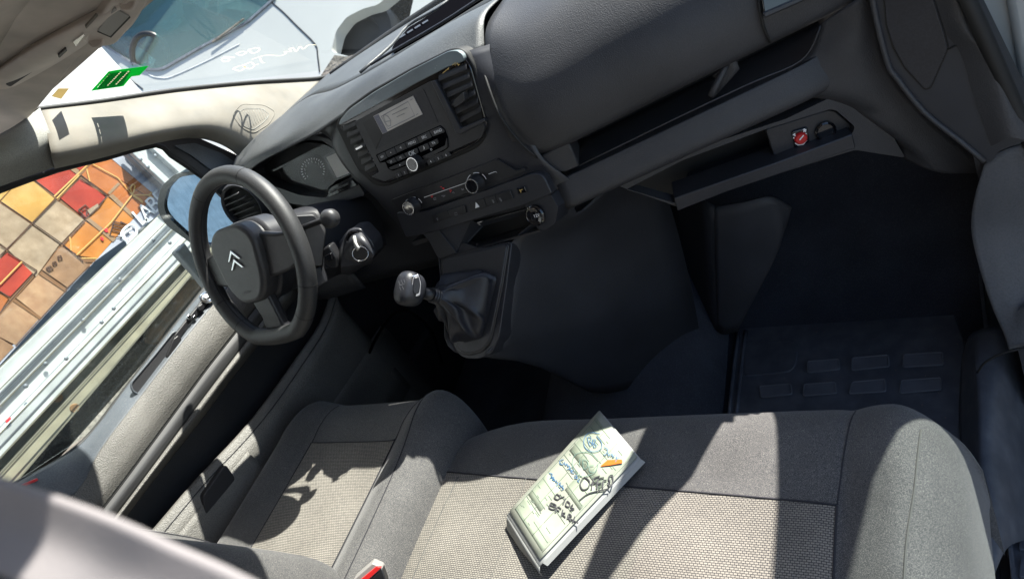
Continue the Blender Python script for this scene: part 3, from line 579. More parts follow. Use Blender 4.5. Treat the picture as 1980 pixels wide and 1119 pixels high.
# window frame of driver door
tube('window_seal', [P(a, b, x=-.84) for a, b in [(-60, 392), (0, 367), (110, 328), (200, 306), (300, 280), (330, 300), (395, 345), (450, 395)]], .0075, 'rubber', dd, n=2)
tube('belt_seal', [P(a, b, x=DX - .075) for a, b in [(-40, 985), (33, 934), (90, 905), (133, 877), (180, 834), (247, 747), (400, 553), (440, 505)]], .006, 'rubber', dd, n=3)
spx('mirror_triangle', rnd([(300, 276), (375, 262), (470, 305), (500, 350), (450, 400), (385, 338)], 8), plane((-.835, 0, 0), (1, 0, 0)), .01, 'door_dark', dd, off=0, bevel=.003)
spx('triangle_inset', rnd(z1([(1010, 845), (1130, 830), (1290, 890), (1370, 945), (1230, 990), (1110, 900)]), 5), plane((-.835, 0, 0), (1, 0, 0)), .006, 'door_ledge', dd, off=.005, bevel=.002)
slab('window_glass', [P(a, b, x=-.85) for a, b in [(-60, 392), (110, 325), (300, 278), (392, 342), (450, 395), (470, 480), (400, 553), (180, 833), (-60, 990)]], (-.004, 0, 0), 'side_glass', dd)
spx('red_reflector', zb([(125, 572), (215, 534), (224, 545), (150, 578)]), plane((DX - .06, 0, 0), (1, 0, 0)), .004, 'print_red', dd, off=.01)
slab('door_frame_rear', [(-.86, -.30, .76), (-.86, .02, .80), (-.86, -.10, 1.42), (-.86, -.30, 1.42)], (.05, 0, 0), 'pillar_grey', dd)
# exterior mirror
mr = thing('side_mirror', 'black shelled driver side mirror with glass tinted dark blue for its reflection, behind the steering wheel', 'mirror', (-1.05, 1.05, .95))
PM = plane((-1.05, 1.07, .95), (.42, -1, .16))
mo = rnd(z6([(10, 260), (30, 170), (110, 100), (200, 85), (420, 110), (500, 330), (330, 500), (215, 492), (60, 380), (20, 320)]), 10)
mi = rnd(z6([(48, 262), (70, 180), (130, 120), (210, 105), (400, 130), (470, 330), (320, 485), (225, 478), (90, 355), (55, 310)]), 9)
spx('shell', mo, PM, .09, 'gloss_black', mr, holes=[mi], bevel=.004)
spx('back_shell', mo, PM, .04, 'aluminium_dull', mr, off=-.07)
spx('mirror_glass', mi, PM, .004, 'mirror', mr, off=-.008)
spx('mirror_foot', z6([(110, 520), (160, 470), (280, 640), (330, 730), (300, 740), (220, 640)]), plane((-.90, 0, 0), (1, 0, 0)), .03, 'aluminium_dull', mr, bevel=.005)
#==DASH==
# ================================================================== DASHBOARD
da = thing('dashboard', 'wide dark grained dashboard running across the whole cabin under the windscreen', 'dashboard', (0, 1.2, .8))
X_ = (-.80, -.66, -.50, -.30, -.10, .05, .20, .45, .77)
far_y = (1.60, 1.66, 1.71, 1.74, 1.755, 1.76, 1.755, 1.70, 1.58)
seam_y = (1.18, 1.22, 1.22, 1.13, 1.14, 1.175, 1.187, 1.18, 1.12); seam_z = (1.02, 1.045, 1.06, 1.063, 1.063, 1.063, 1.063, 1.06, 1.03)
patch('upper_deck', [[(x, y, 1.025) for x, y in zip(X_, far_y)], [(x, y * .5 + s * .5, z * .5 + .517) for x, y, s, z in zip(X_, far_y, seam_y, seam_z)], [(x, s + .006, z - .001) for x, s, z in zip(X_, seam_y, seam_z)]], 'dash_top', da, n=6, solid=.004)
tube('deck_seam', [(x, s + .002, z - .0015) for x, s, z in zip(X_, seam_y, seam_z)], .0028, 'rubber', da, n=6)
brow = ((-.80, 1.12, 1.01), (-.66, 1.05, 1.03), (-.50, 1.005, 1.046), (-.30, 1.02, 1.052), (-.14, 1.03, 1.068), (.05, 1.04, 1.072), (.165, 1.06, 1.066))
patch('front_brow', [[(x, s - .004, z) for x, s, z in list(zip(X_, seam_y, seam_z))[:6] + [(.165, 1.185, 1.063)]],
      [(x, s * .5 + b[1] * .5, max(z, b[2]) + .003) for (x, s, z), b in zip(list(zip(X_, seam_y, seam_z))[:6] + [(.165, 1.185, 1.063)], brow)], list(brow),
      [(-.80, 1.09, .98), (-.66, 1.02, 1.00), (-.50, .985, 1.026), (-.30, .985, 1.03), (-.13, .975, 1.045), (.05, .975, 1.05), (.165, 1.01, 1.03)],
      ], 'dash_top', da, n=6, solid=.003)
# deck slot (defroster / paper tray): flat black sheet, its dark depth painted
PDk = plane((0, 1.3, 1.045), (0, 0, 1))
slot = z2([(470, 300), (480, 265), (570, 160), (740, 60), (880, -60), (1100, -200), (1150, -120), (960, 0), (760, 130)])
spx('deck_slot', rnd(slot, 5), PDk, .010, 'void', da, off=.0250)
tube('slot_edge', [P(*p, pl=PDk, off=.0262) for p in z2([(290, 420), (470, 262), (565, 150), (740, 50), (880, -70)])], .0035, 'dash_top', da, n=3)
tube('slot_edge', [P(*p, pl=PDk, off=.0262) for p in z2([(350, 375), (475, 300), (760, 135), (960, 5), (1150, -115)])], .003, 'dash_smooth', da, n=3)
for k in range(4): spx('slot_clip', z2([(515 + 44 * k, 215 - 27 * k), (548 + 44 * k, 195 - 27 * k), (552 + 44 * k, 203 - 27 * k), (520 + 44 * k, 223 - 27 * k)]), PDk, .004, 'dash_smooth', da, off=.0275)
# passenger pad
xs = (.165, .24, .36, .5, .60, .70, .80)
def row(dy, z, e=0): return [(x, pdy(x) + dy + e * max(0, x - .6), z) for x in xs]
pad_ = [[(x, 1.185 - .1 * max(0, x - .5), 1.063 - .08 * max(0, x - .55)) for x in xs], [(x, 1.115 + .12 * max(0, x - .3), 1.052 - .08 * max(0, x - .55)) for x in xs], row(.075, 1.028), row(.02, .98), row(-.005, .94), row(-.014, .90), row(-.012, .868), row(-.004, .847), row(.02, .836), row(.05, .836)]
for r_, c_ in zip(pad_, ((1.185, 1.063), (1.118, 1.062), (1.04, 1.052), (.992, 1.015), (.958, .972), (.940, .934), (.932, .895), (.930, .865), (.935, .846), (.955, .838))): r_[0] = (.170, c_[0], c_[1])
patch('passenger_pad', pad_, 'dash', da, n=5, solid=.003)
cl_ = [P(a, b, y=yy) for a, b, yy in [(935, 15, 1.17), (925, 50, 1.08), (922, 80, 1.03), (930, 120, .99), (945, 170, .955), (962, 215, .935), (985, 250, .925), (1012, 282, .92), (1040, 305, .925)]]
tube('pad_gap', cl_, .0028, 'rubber', da, n=3)
# body between: bezel surround from binnacle to pad
sur = [[(-.30, 1.005, 1.035), (-.13, .985, 1.048), (.05, .985, 1.055), (.135, .990, 1.045), (.187, 1.015, 1.03)],
       [(-.285, 1.01, .99), (-.235, .975, 1.0), (.0, .975, 1.0), (.150, .962, .99), (.20, .975, .98)],
       [(-.27, 1.01, .93), (-.235, .955, .93), (.0, .955, .93), (.145, .943, .93), (.205, .95, .92)],
       [(-.25, 1.0, .87), (-.20, .935, .87), (-.03, .93, .87), (.14, .925, .87), (.21, .925, .85)],
       [(-.235, 1.0, .83), (-.19, .925, .83), (-.03, .92, .83), (.14, .915, .83), (.225, .93, .80)],
       [(-.215, 1.0, .775), (-.175, .915, .775), (-.03, .905, .775), (.14, .905, .77), (.235, .945, .76)]]
patch('stack_surround', sur, 'dash_smooth', da, n=5, solid=.003)
bzo = rnd(z5([(45, 640), (55, 580), (130, 490), (300, 365), (600, 195), (880, 55), (950, 50), (1000, 80), (1060, 180), (1190, 620), (1160, 720), (1080, 800), (420, 1085), (330, 1080), (200, 960)]), 10)
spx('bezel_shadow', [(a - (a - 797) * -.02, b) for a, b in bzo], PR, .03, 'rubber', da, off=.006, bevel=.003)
bzi = rnd(z5([(62, 640), (75, 590), (140, 505), (310, 385), (600, 215), (880, 70), (945, 68), (985, 100), (1045, 200), (1165, 620), (1140, 700), (1070, 775), (420, 1062), (345, 1055), (220, 950)]), 10)
spx('centre_bezel', bzi, PR, .02, 'gloss_black', da, off=.010, bevel=.002)
gtop = rnd(z5([(55, 630), (68, 585), (135, 510), (310, 385), (600, 215), (880, 72), (945, 70), (985, 105), (990, 150), (860, 195), (600, 330), (330, 480)]), 8)
spx('grey_accent', gtop, PR, .012, 'gloss_grey', da, off=.016, bevel=.004)
# radio
rd = spx('radio', rnd(z5([(172, 602), (735, 300), (765, 305), (960, 680), (1130, 600), (1150, 640), (1120, 720), (400, 1045), (300, 1010), (360, 975)]), 3), PR, .02, 'radio', da, off=.0145, bevel=.0015)
PS = PR
spx('screen_recess', rnd(z5([(235, 610), (690, 355), (800, 605), (335, 805)]), 3), PR, .002, 'dash_smooth', rd, off=.0152)
spx('recess_wedge', z5([(235, 610), (315, 562), (385, 692), (335, 805)]), PR, .002, 'black_plastic', rd, off=.0157)
spx('screen', z5([(315, 560), (610, 408), (682, 545), (385, 692)]), PR, .002, 'lcd', rd, off=.0165)
spx('screen_band', z5([(317, 562), (352, 545), (420, 673), (386, 690)]), PR, .001, 'lcd_dark', rd, off=.0170)
join_strokes('screen_graphics', [z5(L) for L in ([(375, 560), (575, 450), (625, 555), (425, 655), (375, 560)], [(395, 545), (425, 560), (445, 590), (445, 630), (425, 635), (400, 600), (392, 560), (395, 545)], [(345, 580), (360, 570), (365, 590)], [(372, 625), (385, 615), (395, 640)], [(590, 440), (610, 430)], [(635, 550), (650, 540)], [(455, 548), (570, 495)], [(490, 565), (550, 538)], [(405, 600), (440, 595)])], PR, .0006, 'print_grey', rd, off=.0175, n=0)
spx('button_well', rnd(z5([(335, 848), (815, 625), (850, 655), (875, 720), (875, 795), (840, 820), (460, 968), (425, 950), (405, 900), (365, 908)]), 2), PR, .001, 'void', rd, off=.0150)
# radio buttons, each one
def btn(L, lab=None, s=None, sz=.006, nm='button', mt='radio'):
    o_ = spx(nm, rnd(z5(L), 1.2), PR, .003, mt, rd, off=.0172, bevel=.0006)
    if s:
        a = sum(p[0] for p in L) / len(L); b = sum(p[1] for p in L) / len(L); textpx('button_print', s, *z5([(a, b)])[0], PR, XP, UPR, sz * 1.3, 'print_white', o_, off=.0176)
    return o_
btn([(343, 852), (400, 826), (418, 872), (368, 898)], s='LIST', sz=.004); btn([(404, 824), (470, 794), (488, 838), (424, 868)], s='•')
btn([(476, 790), (548, 757), (566, 800), (494, 834)], s='<', sz=.007); btn([(553, 755), (636, 717), (655, 762), (572, 798)], s='MENU', sz=.0055)
btn([(642, 714), (730, 672), (750, 716), (660, 760)], s='SRC', sz=.0055); btn([(735, 670), (810, 636), (842, 662), (845, 680), (760, 712)], s='BAND', sz=.0055)
btn([(412, 895), (470, 868), (490, 898), (448, 915), (425, 910)], s='|<', sz=.005); btn([(478, 866), (535, 840), (560, 870), (498, 896)], s='>|', sz=.005)
btn([(545, 838), (640, 795), (650, 830), (620, 850), (565, 868)], s='OK', sz=.009); btn([(650, 790), (718, 760), (735, 800), (668, 828)], s='♪', sz=.008); btn([(726, 756), (790, 728), (800, 760), (745, 795)], s='TA', sz=.005)
btn([(430, 945), (600, 870), (590, 905), (500, 945), (450, 958)], s='•', sz=.008); btn([(680, 860), (850, 778), (862, 720), (868, 790), (840, 810), (700, 880)], s=' ', sz=.008)
for k in range(3): btn([(478 + k * 46, 990 - k * 17), (515 + k * 46, 974 - k * 17), (530 + k * 46, 1006 - k * 17), (492 + k * 46, 1022 - k * 17)], s=str(k + 1), sz=.0045)
for k in range(3): btn([(712 + k * 57, 893 - k * 24), (762 + k * 57, 872 - k * 24), (778 + k * 57, 902 - k * 24), (726 + k * 57, 926 - k * 24)], s=str(k + 4), sz=.0045)
textpx('button_print', 'O', *z5([(748, 808)])[0], PR, XP, UPR, .006, 'print_white', rd, off=.0176)
def knob(c, n, R, H, parent, pl, face='gloss_black'):
    k = lathe('knob', P(*c, pl=pl, off=.010), pl[1], [(R * 1.12, 0), (R * 1.1, .004), (R, .006), (R * .97, H - .003), (R * .90, H)], 'black_plastic', parent, seg=36)
    lathe('knob_ring', P(*c, pl=pl, off=.010), pl[1], [(R * .93, H - .001), (R * .92, H + .0012), (R * .80, H + .0012), (R * .79, H - .001)], 'silver', k, seg=36)
    lathe('knob_face', P(*c, pl=pl, off=.010), pl[1], [(R * .80, H - .002), (R * .78, H + .0004), (R * .2, H + .0002)], face, k, seg=30)
    return k
knob(z5([(655, 895)])[0], None, .0145, .020, rd, PR)
textpx('power_symbol', 'O', *z5([(617, 925)])[0], PR, XP, UPR, .006, 'print_grey', rd, off=.0318)
# air vents
def vent(nm, outline, slats, pl, parent, tabpos, depth=.045, th=.0022, lab=None):
    v_ = spx(nm, rnd(outline, 4), pl, .002, 'rubber', parent, off=.0105)
    for (a, b) in slats:
        pa_, pb_ = P(*a, pl=pl, off=.016), P(*b, pl=pl, off=.016); d = (pb_ - pa_).normalized(); nn = pl[1]; u_ = d.cross(nn).normalized()
        if u_.z < 0: u_ = -u_
        dn = (nn * .5 - u_ * .75).normalized() * .013
        slab('slat', [pa_, pb_, pb_ - dn, pa_ - dn], u_ * th, 'radio', v_, bevel=.0005)
    return v_
vent('air_vent', z5([(770, 300), (1000, 190), (1040, 215), (1135, 590), (975, 668), (940, 640)]), [(z5([(805 + 32 * k, 300 + 62 * k)])[0], z5([(1012 + 22 * k, 215 + 62 * k)])[0]) for k in range(6)], PR, da, None)
tb = spx('vent_tab', rnd(z5([(915, 445), (985, 380), (1000, 440), (920, 500)]), 3), PR, .014, 'radio', da, off=.026, bevel=.002)
spx('vent_divider', z5([(745, 300), (775, 290), (965, 650), (1140, 575), (1150, 600), (960, 700), (930, 690)]), PR, .01, 'dash_smooth', da, off=.0205, bevel=.0015)
vent('air_vent', z5([(70, 660), (175, 612), (345, 960), (265, 985), (190, 920)]), [(z5([(95 + 27 * k, 672 + 50 * k)])[0], z5([(185 + 24 * k, 632 + 50 * k)])[0]) for k in range(7)], PR, da, None)
spx('vent_tab', rnd(z5([(180, 800), (230, 775), (235, 790), (190, 812)]), 1), PR, .01, 'silver', da, off=.022, bevel=.001)
for L in ([(810, 190), (930, 160)], ): pass
join_strokes('dry_crumbs', [z5(L) for L in ([(833, 240), (875, 205), (880, 198)], [(865, 212), (880, 208)], [(910, 175), (930, 160), (925, 182)], [(935, 170), (960, 175)], [(940, 160), (952, 182)], [(918, 170), (905, 180)])], PR, .0007, 'gold', None, off=.019, n=0, label='few dry yellow plant crumbs on the top right corner of the glossy centre bezel', cat='debris', kind='stuff')
# climate panel
PCl = plane((-.03, .916, .835), (0, -math.cos(a18), math.sin(a18)))
cp = spx('climate_panel', rnd(z7([(80, 370), (880, 60), (1060, -5), (1215, -70), (1420, 60), (1500, 20), (1520, 60), (1300, 140), (420, 470), (230, 490), (170, 470), (110, 400)]), 4), PCl, .02, 'black_plastic', da, off=.008, bevel=.002)
for c in ((318, 440), (990, 205)):
    knob(z7([(c[0] + 18, c[1] - 20)])[0], None, .0150, .019, cp, PCl)
for c, r_ in (((325, 430), 95), ((1000, 180), 105)):
    join_strokes('dial_scale', [[z7([(c[0] + r_ * math.cos(math.radians(t)), c[1] - r_ * .98 * math.sin(math.radians(t)))])[0] for t in range(s, s + 45, 9)] for s in (20, 75, 130)], PCl, .0007, 'print_white', cp, off=.0095, n=0)
join_strokes('white_line', [z7([(440, 340), (915, 175)]), z7([(1125, 93), (1195, 66), (1215, 74)])], PCl, .0005, 'print_white', cp, off=.0095, n=0)
def sym(L, m, nm='panel_symbol'): return join_strokes(nm, [z7(l) for l in L], PCl, .0007, m, cp, off=.0095, n=0)
sym([[(632, 243), (655, 240)], [(640, 250), (656, 248)], [(612, 228), (630, 226)], [(708, 262), (735, 268)], [(715, 275), (725, 285)], [(512, 328), (535, 326)], [(515, 338), (530, 337)]], 'print_red', 'red_symbol')
sym([[(540, 350), (565, 345), (568, 362), (545, 365), (540, 350)], [(625, 325), (645, 318), (660, 330)], [(640, 335), (665, 315)], [(740, 290), (755, 282), (762, 298)], [(835, 245), (850, 262), (865, 255)], [(840, 262), (862, 244)]], 'print_grey')
# switch row
sp_ = spx('switch_panel', rnd(z7([(140, 500), (470, 480), (1580, 85), (1660, 85), (1720, 130), (1800, 300), (1480, 430), (1340, 470), (600, 690), (250, 770), (190, 640)]), 5), PCl, .02, 'dash_smooth', da, off=.006, bevel=.002)
for L in ([(515, 530), (690, 478), (715, 550), (535, 610)], [(690, 476), (868, 425), (885, 505), (712, 548)], [(915, 400), (1070, 352), (1100, 445), (945, 492)], [(1080, 350), (1190, 315), (1215, 400), (1105, 440)], [(1195, 313), (1352, 262), (1388, 350), (1222, 400)]):
    spx('rocker_switch', rnd(z7(L), 1.2), PCl, .004, 'black_plastic', sp_, off=.0095, bevel=.001)
spx('alarm_switch', rnd(z7([(1420, 240), (1505, 222), (1530, 285), (1445, 305)]), 1), PCl, .004, 'gloss_black', sp_, off=.0095, bevel=.001)
spx('alarm_mark', z7([(1448, 262), (1485, 252), (1487, 260), (1468, 268), (1472, 290), (1464, 290), (1460, 272)]), PCl, .001, 'gold', sp_, off=.0105)
spx('hazard_triangle', z7([(988, 392), (1028, 440), (985, 455)]), PCl, .001, 'print_white', sp_, off=.0105)
join_strokes('switch_symbol', [z7(L) for L in ([(570, 560), (590, 590)], [(580, 555), (590, 580)], [(760, 510), (790, 500), (795, 522), (765, 528)], [(1160, 365), (1180, 400)], [(1170, 362), (1185, 395)], [(1235, 345), (1262, 385)], [(1245, 342), (1268, 380)])], PCl, .0006, 'print_grey', sp_, off=.0105, n=0)
# open tray with 12 V socket
PTy = plane((-.03, .895, .76), (0, -math.cos(a18), math.sin(a18)))
ty = spx('storage_tray', rnd(zc([(690, 405), (1150, 265), (1240, 400), (1130, 450), (780, 525), (710, 548), (690, 470)]), 3), PTy, .003, 'rubber', da, off=-.06)
rim_o = rnd(zc([(430, 260), (640, 430), (700, 560), (1240, 425), (1330, 390), (1338, 270), (1290, 150), (1200, 100)]), 6)
spx('tray_surround', rnd(zc([(600, 420), (1180, 245), (1300, 212), (1340, 280), (1325, 370), (1270, 405), (1235, 402), (1155, 262), (690, 402), (790, 528), (715, 552), (690, 555), (640, 460)]), 4), PTy, .05, 'dash_smooth', da, off=.004, bevel=.003)
slab('tray_floor', [P(*p, pl=PTy, off=o) for p, o in zip(zc([(700, 555), (1240, 405), (1200, 370), (720, 520)]), (0, 0, -.07, -.07))], (0, 0, -.004), 'dash_smooth', da)
slab('tray_side', [P(*p, pl=PTy, off=o) for p, o in zip(zc([(790, 528), (690, 402), (870, 350), (930, 380)]), (0, 0, -.02, -.05))], (0, 0, -.003), 'dash_low', da)
sk = lathe('power_socket', P(*zc([(1222, 322)])[0], pl=PTy, off=.004), PTy[1], [(.0195, 0), (.0195, .006), (.017, .008), (.015, .0065), (.004, .006)], 'gloss_black', da, seg=32)
textpx('socket_print', '12V', *zc([(1224, 328)])[0], PTy, XP, UPR, .0085, 'print_white', sk, off=.0115)
# console with gear lever
cons = [(845, 452), (852, 500), (860, 590), (866, 640), (878, 675), (895, 692), (925, 694), (950, 684), (965, 650), (978, 560), (990, 465), (930, 480)]
cn = spx('lower_console', rnd(cons, 10), PC, .05, 'dash_smooth', da, off=.004, bevel=.006)
spx('console_frame', rnd(zc([(700, 565), (1075, 470), (1040, 700), (975, 1010), (930, 1065), (850, 1085), (790, 1065), (755, 960), (720, 760)]), 10), PC, .02, 'black_plastic', da, off=.0075, bevel=.002)
spx('console_insert', rnd(zc([(708, 570), (1065, 478), (1030, 700), (968, 1000), (925, 1055), (850, 1073), (798, 1055), (765, 950), (730, 760)]), 10), PC, .02, 'dash_smooth', da, off=.0095, bevel=.002)
patch('console_flank', [[P(1110, 372, pl=PD), (.20, .96, .70), (.30, 1.10, .72)], [P(990, 468, pl=PC), (.14, .99, .64), (.27, 1.15, .62)], [P(976, 560, pl=PC), (.10, .98, .55), (.24, 1.2, .5)], [P(960, 655, pl=PC), (.06, .93, .46), (.2, 1.2, .3)], [P(940, 690, pl=PC), (.02, .9, .40), (.15, 1.2, .1)], [(-.03, .86, .44), (.0, .95, .2), (.12, 1.25, .0)]], 'dash_low', da, n=5, solid=.003)
patch('console_flank', [[P(845, 450, pl=PC), (-.17, 1.05, .70), (-.2, 1.3, .70)], [P(858, 590, pl=PC), (-.15, 1.05, .55), (-.2, 1.3, .5)], [P(880, 680, pl=PC), (-.12, .98, .44), (-.2, 1.3, .2)], [(-.03, .86, .44), (-.1, 1.0, .2), (-.18, 1.3, 0)]], 'dash_low', da, n=5, solid=.003)
slab('under_cover', [(-.20, .93, .75), (.24, .95, .74), (.30, 1.5, .62), (-.2, 1.5, .62)], (0, 0, -.01), 'dash_low', da)
# passenger shelf, lower recess
def pdp(x, z, dy=0): return Vector((x, pdy(x) + dy, z))
X2 = (.235, .36, .50, .60, .675)
slab('shelf_back', [pdp(.20, .87, .16), pdp(.70, .87, .16), pdp(.70, .74, .16), pdp(.20, .74, .16)], (0, .01, 0), 'rubber', da)
X2 = (.205, .30, .42, .54, .62, .69)
def led(z, dy): return [pdp(x, z, dy + (.03 if x > .65 else .004 if x > .6 else 0)) for x in X2]
patch('shelf_ledge', [led(.778, .15), led(.779, .05), led(.786, .004), led(.784, -.003), led(.768, -.009), led(.750, -.015), led(.738, -.014), led(.731, -.004), led(.729, .02), led(.729, .12)], 'dash', da, n=5, solid=.003)
spx('shelf_side', z2([(1320, 915), (1500, 822), (1560, 965), (1480, 1000), (1400, 1000)]), PD, .08, 'dash', da, off=0, bevel=.003)
tube('shelf_post', [P(*p, pl=PD, off=o) for p, o in (((1405, 125), -.02), ((1385, 165), -.01), ((1375, 185), -.012))], .006, 'dash', da, n=3)
patch('shelf_bracket', [[P(*p, pl=PD, off=-.02) for p in z3([(240, 385), (300, 340), (330, 400)])], [P(*p, pl=PD, off=-.03) for p in z3([(170, 440), (210, 470), (190, 560)])]], 'dash', da, n=4, solid=.004)
tube('shelf_edge_line', [P(*p, pl=PD, off=.004) for p in z3([(-600, 960), (0, 668), (400, 480), (640, 380), (740, 290), (800, 150)])], .0016, 'dash_smooth', da, n=3)
# lower recess frame
fo = z3([(-370, 1080), (-40, 900), (600, 690), (840, 575), (900, 575), (960, 605), (1220, 790), (1290, 915), (1000, 870), (200, 1119), (-30, 1200)])
fi = z3([(-330, 1100), (0, 930), (480, 750), (850, 635), (890, 640), (1000, 735), (985, 775), (540, 942), (-45, 1178)])
spx('recess_frame', rnd(fo, 5), PD, .03, 'dash', da, off=-.001, holes=[rnd(fi, 5)], bevel=.003)
spx('recess_back', fo, PD, .004, 'rubber', da, off=-.10)
spx('recess_floor_lip', rnd(z3([(-50, 1150), (540, 945), (985, 778), (1005, 860), (240, 1119), (-30, 1225)]), 3), PD, .06, 'dash_smooth', da, off=.008, bevel=.004)
spp = spx('switch_pod', rnd(z3([(480, 752), (845, 638), (885, 642), (992, 738), (980, 775), (540, 940)]), 4), PD, .04, 'dash_smooth', da, off=-.02, bevel=.003)
asw = spx('airbag_switch', rnd(z3([(632, 765), (725, 738), (738, 825), (650, 862)]), 4), PD, .004, 'gloss_black', spp, off=-.016, bevel=.0015)
kk = lathe('airbag_dial', P(*z3([(684, 800)])[0], pl=PD, off=-.016), PDn, [(.0105, 0), (.010, .004), (.008, .006), (.002, .006)], 'red_plastic', da, seg=26)
spx('key_slot', z3([(676, 812), (700, 784), (704, 788), (681, 816)]), PD, .001, 'print_white', kk, off=-.008)
join_strokes('switch_print', [z3(L) for L in ([(652, 830), (670, 842), (700, 838), (718, 815)], [(640, 785), (652, 775)], [(640, 800), (650, 803)], [(645, 778), (655, 792)], [(700, 765), (712, 752)], [(704, 757), (714, 765)], [(708, 775), (718, 778)], [(698, 755), (705, 750), (716, 756)])], PD, .001, 'print_white', spp, off=-.0145, n=0)
lathe('blank_socket', P(*z3([(825, 755)])[0], pl=PD, off=-.02), PDn, [(.0165, 0), (.0165, .006), (.014, .008), (.012, .005), (.003, .005)], 'gloss_black', spp, seg=30)
slab('lower_cover', [pdp(.37, .645, .03), pdp(.70, .625, .03), (.72, 1.6, .55), (.30, 1.6, .55)], (0, 0, .01), 'carpet', da)
patch('corner_column', [[P(a, b, pl=PD, off=o_) for (a, b), o_ in zip(L, (-.012, .012, .01))] for L in (z3([(800, 140), (1000, 0), (1100, -40)]), z3([(790, 180), (1000, 170), (1120, 120)]), z3([(740, 300), (960, 330), (1180, 360)]), z3([(640, 400), (980, 450), (1230, 440)]), z3([(600, 520), (1000, 540), (1290, 520)]), z3([(850, 580), (1150, 650), (1420, 680)]), z3([(960, 610), (1200, 740), (1560, 800)]), z3([(1220, 800), (1400, 900), (1760, 960)]), z3([(1280, 920), (1500, 1000), (1800, 1000)]))], 'dash', da, n=5, solid=.003)
patch('right_flank', [[P(*p, y=yy) for p, yy in zip(z3([(800, 140), (1050, 40), (1090, -40)]), (1.14, 1.10, 1.06))], [P(*p, y=yy) for p, yy in zip(z3([(600, -100), (900, -150), (1090, -200)]), (1.08, 1.07, 1.05))]], 'dash', da, n=5, solid=.003)
# end cap of dash
PE = plane((.78, 1.02, .7), (-.25, -1, .1))
ecl = z3([(1080, -120), (1120, 120), (1190, 370), (1240, 450), (1400, 650), (1600, 810), (1760, 942), (1790, 940), (1830, 880), (1980, 820), (2060, 830), (1650, 0), (1600, -120)])
spx('end_cap', rnd(ecl, 6), PE, .05, 'kick_dark' if 'kick_dark' in MATS else 'dash', da, off=.0, bevel=.006)
spx('end_panel_gap', rnd(z3([(1158, -60), (1175, 150), (1215, 280), (1280, 395), (1400, 525), (1440, 518), (1545, 285), (1525, 200), (1440, -60)]), 5), PE, .01, 'rubber', da, off=.0015)
spx('end_panel', rnd(z3([(1165, -60), (1182, 150), (1222, 275), (1285, 388), (1402, 517), (1434, 510), (1535, 282), (1515, 200), (1435, -60)]), 5), PE, .01, 'dash_smooth', da, off=.0035, bevel=.001)
tube('end_cap_edge', [P(*p, pl=PE, off=.002) for p in z3([(1090, -80), (1125, 120), (1190, 370), (1240, 450), (1400, 650), (1600, 810), (1750, 935)])], .004, 'dash', da, n=3)
tube('end_cap_seam', [P(*p, pl=PE, off=.002) for p in z3([(1540, 288), (1600, 262), (1745, 232)])], .0012, 'rubber', da, n=3)
patch('end_cap_ridge', [[P(*p, pl=PE, off=o) for p, o in zip(L, (.002, .012, .002))] for L in (z3([(1450, -60), (1560, -60), (1640, -60)]), z3([(1530, 190), (1620, 160), (1735, 190)]), z3([(1620, 330), (1760, 330), (1850, 420)]), z3([(1700, 600), (1850, 600), (1970, 700)]), z3([(1790, 850), (1900, 800), (2040, 830)]))], 'dash', da, n=5)
# glovebox bits at the very top
spx('glovebox_lid', z3([(450, -60), (465, 40), (475, 105), (720, -5), (840, -60)]), plane((.62, 1.05, .9), (.3, -1, .25)), .02, 'gloss_black', da, off=.02, bevel=.002)
spx('lid_strip', z3([(475, 108), (465, 75), (640, 0), (760, -60), (860, -60), (720, 0)]), plane((.62, 1.05, .9), (.3, -1, .25)), .02, 'dash_smooth', da, off=.024, bevel=.002)
tube('lid_gap', [P(*p, y=yy) for p, yy in zip(z3([(440, -40), (448, 60), (470, 160), (505, 245)]), (1.04, 1.035, 1.035, 1.045))], .0025, 'rubber', da, n=3)
# binnacle + cluster
PK = plane((-.45, 1.045, .95), (0, -.92, .39)); UPK = Vector((0, .39, .92))
clu = rnd(zk([(215, 520), (300, 420), (430, 310), (600, 225), (800, 180), (1000, 190), (1190, 285), (1400, 620), (1220, 690), (1090, 800), (1060, 930), (700, 860), (480, 750), (290, 680), (240, 600)]), 5)
hood_o = rnd(zk([(-60, 560), (60, 420), (400, 200), (600, 120), (900, 80), (1100, 130), (1250, 240), (1480, 700), (1600, 900), (1000, 1080), (500, 1000), (0, 760)]), 6)
bi = spx('instrument_binnacle', hood_o, PK, .10, 'dash_smooth', da, off=.035, holes=[rnd(zk([(20, 560), (200, 380), (430, 250), (620, 175), (850, 140), (1020, 160), (1200, 285), (1400, 610), (1420, 700), (1100, 870), (1060, 940), (700, 900), (300, 760), (60, 660)]), 5)], bevel=.004)
ic = spx('cluster_face', clu, PK, .006, 'rubber', da, off=-.005)
spx('cluster_back', hood_o, PK, .004, 'rubber', da, off=-.03)
spx('info_display', zk([(1060, 385), (1210, 320), (1380, 600), (1205, 665)]), PK, .002, 'lcd', ic, off=-.002)
spx('display_frame', zk([(990, 385), (1190, 288), (1215, 320), (1060, 385), (1205, 665), (1160, 670), (1030, 400)]), PK, .003, 'radio', ic, off=-.001)
tc_ = zk([(890, 560)])[0]
join_strokes('dial_ticks', [[zk([(885 + 165 * math.cos(math.radians(t)) * q, 560 - 170 * math.sin(math.radians(t)) * q)])[0] for q in (.86, 1.0)] for t in range(-20, 240, 13)], PK, .0009, 'print_white', ic, off=-.001, n=0)
for k, t in enumerate(range(20, 232, 26)):
    textpx('dial_number', str(8 - k) if k else '9', *zk([(885 + 165 * .68 * math.cos(math.radians(t)), 560 - 170 * .68 * math.sin(math.radians(t)))])[0], PK, XP, UPK, .007, 'print_white', ic, off=-.001)
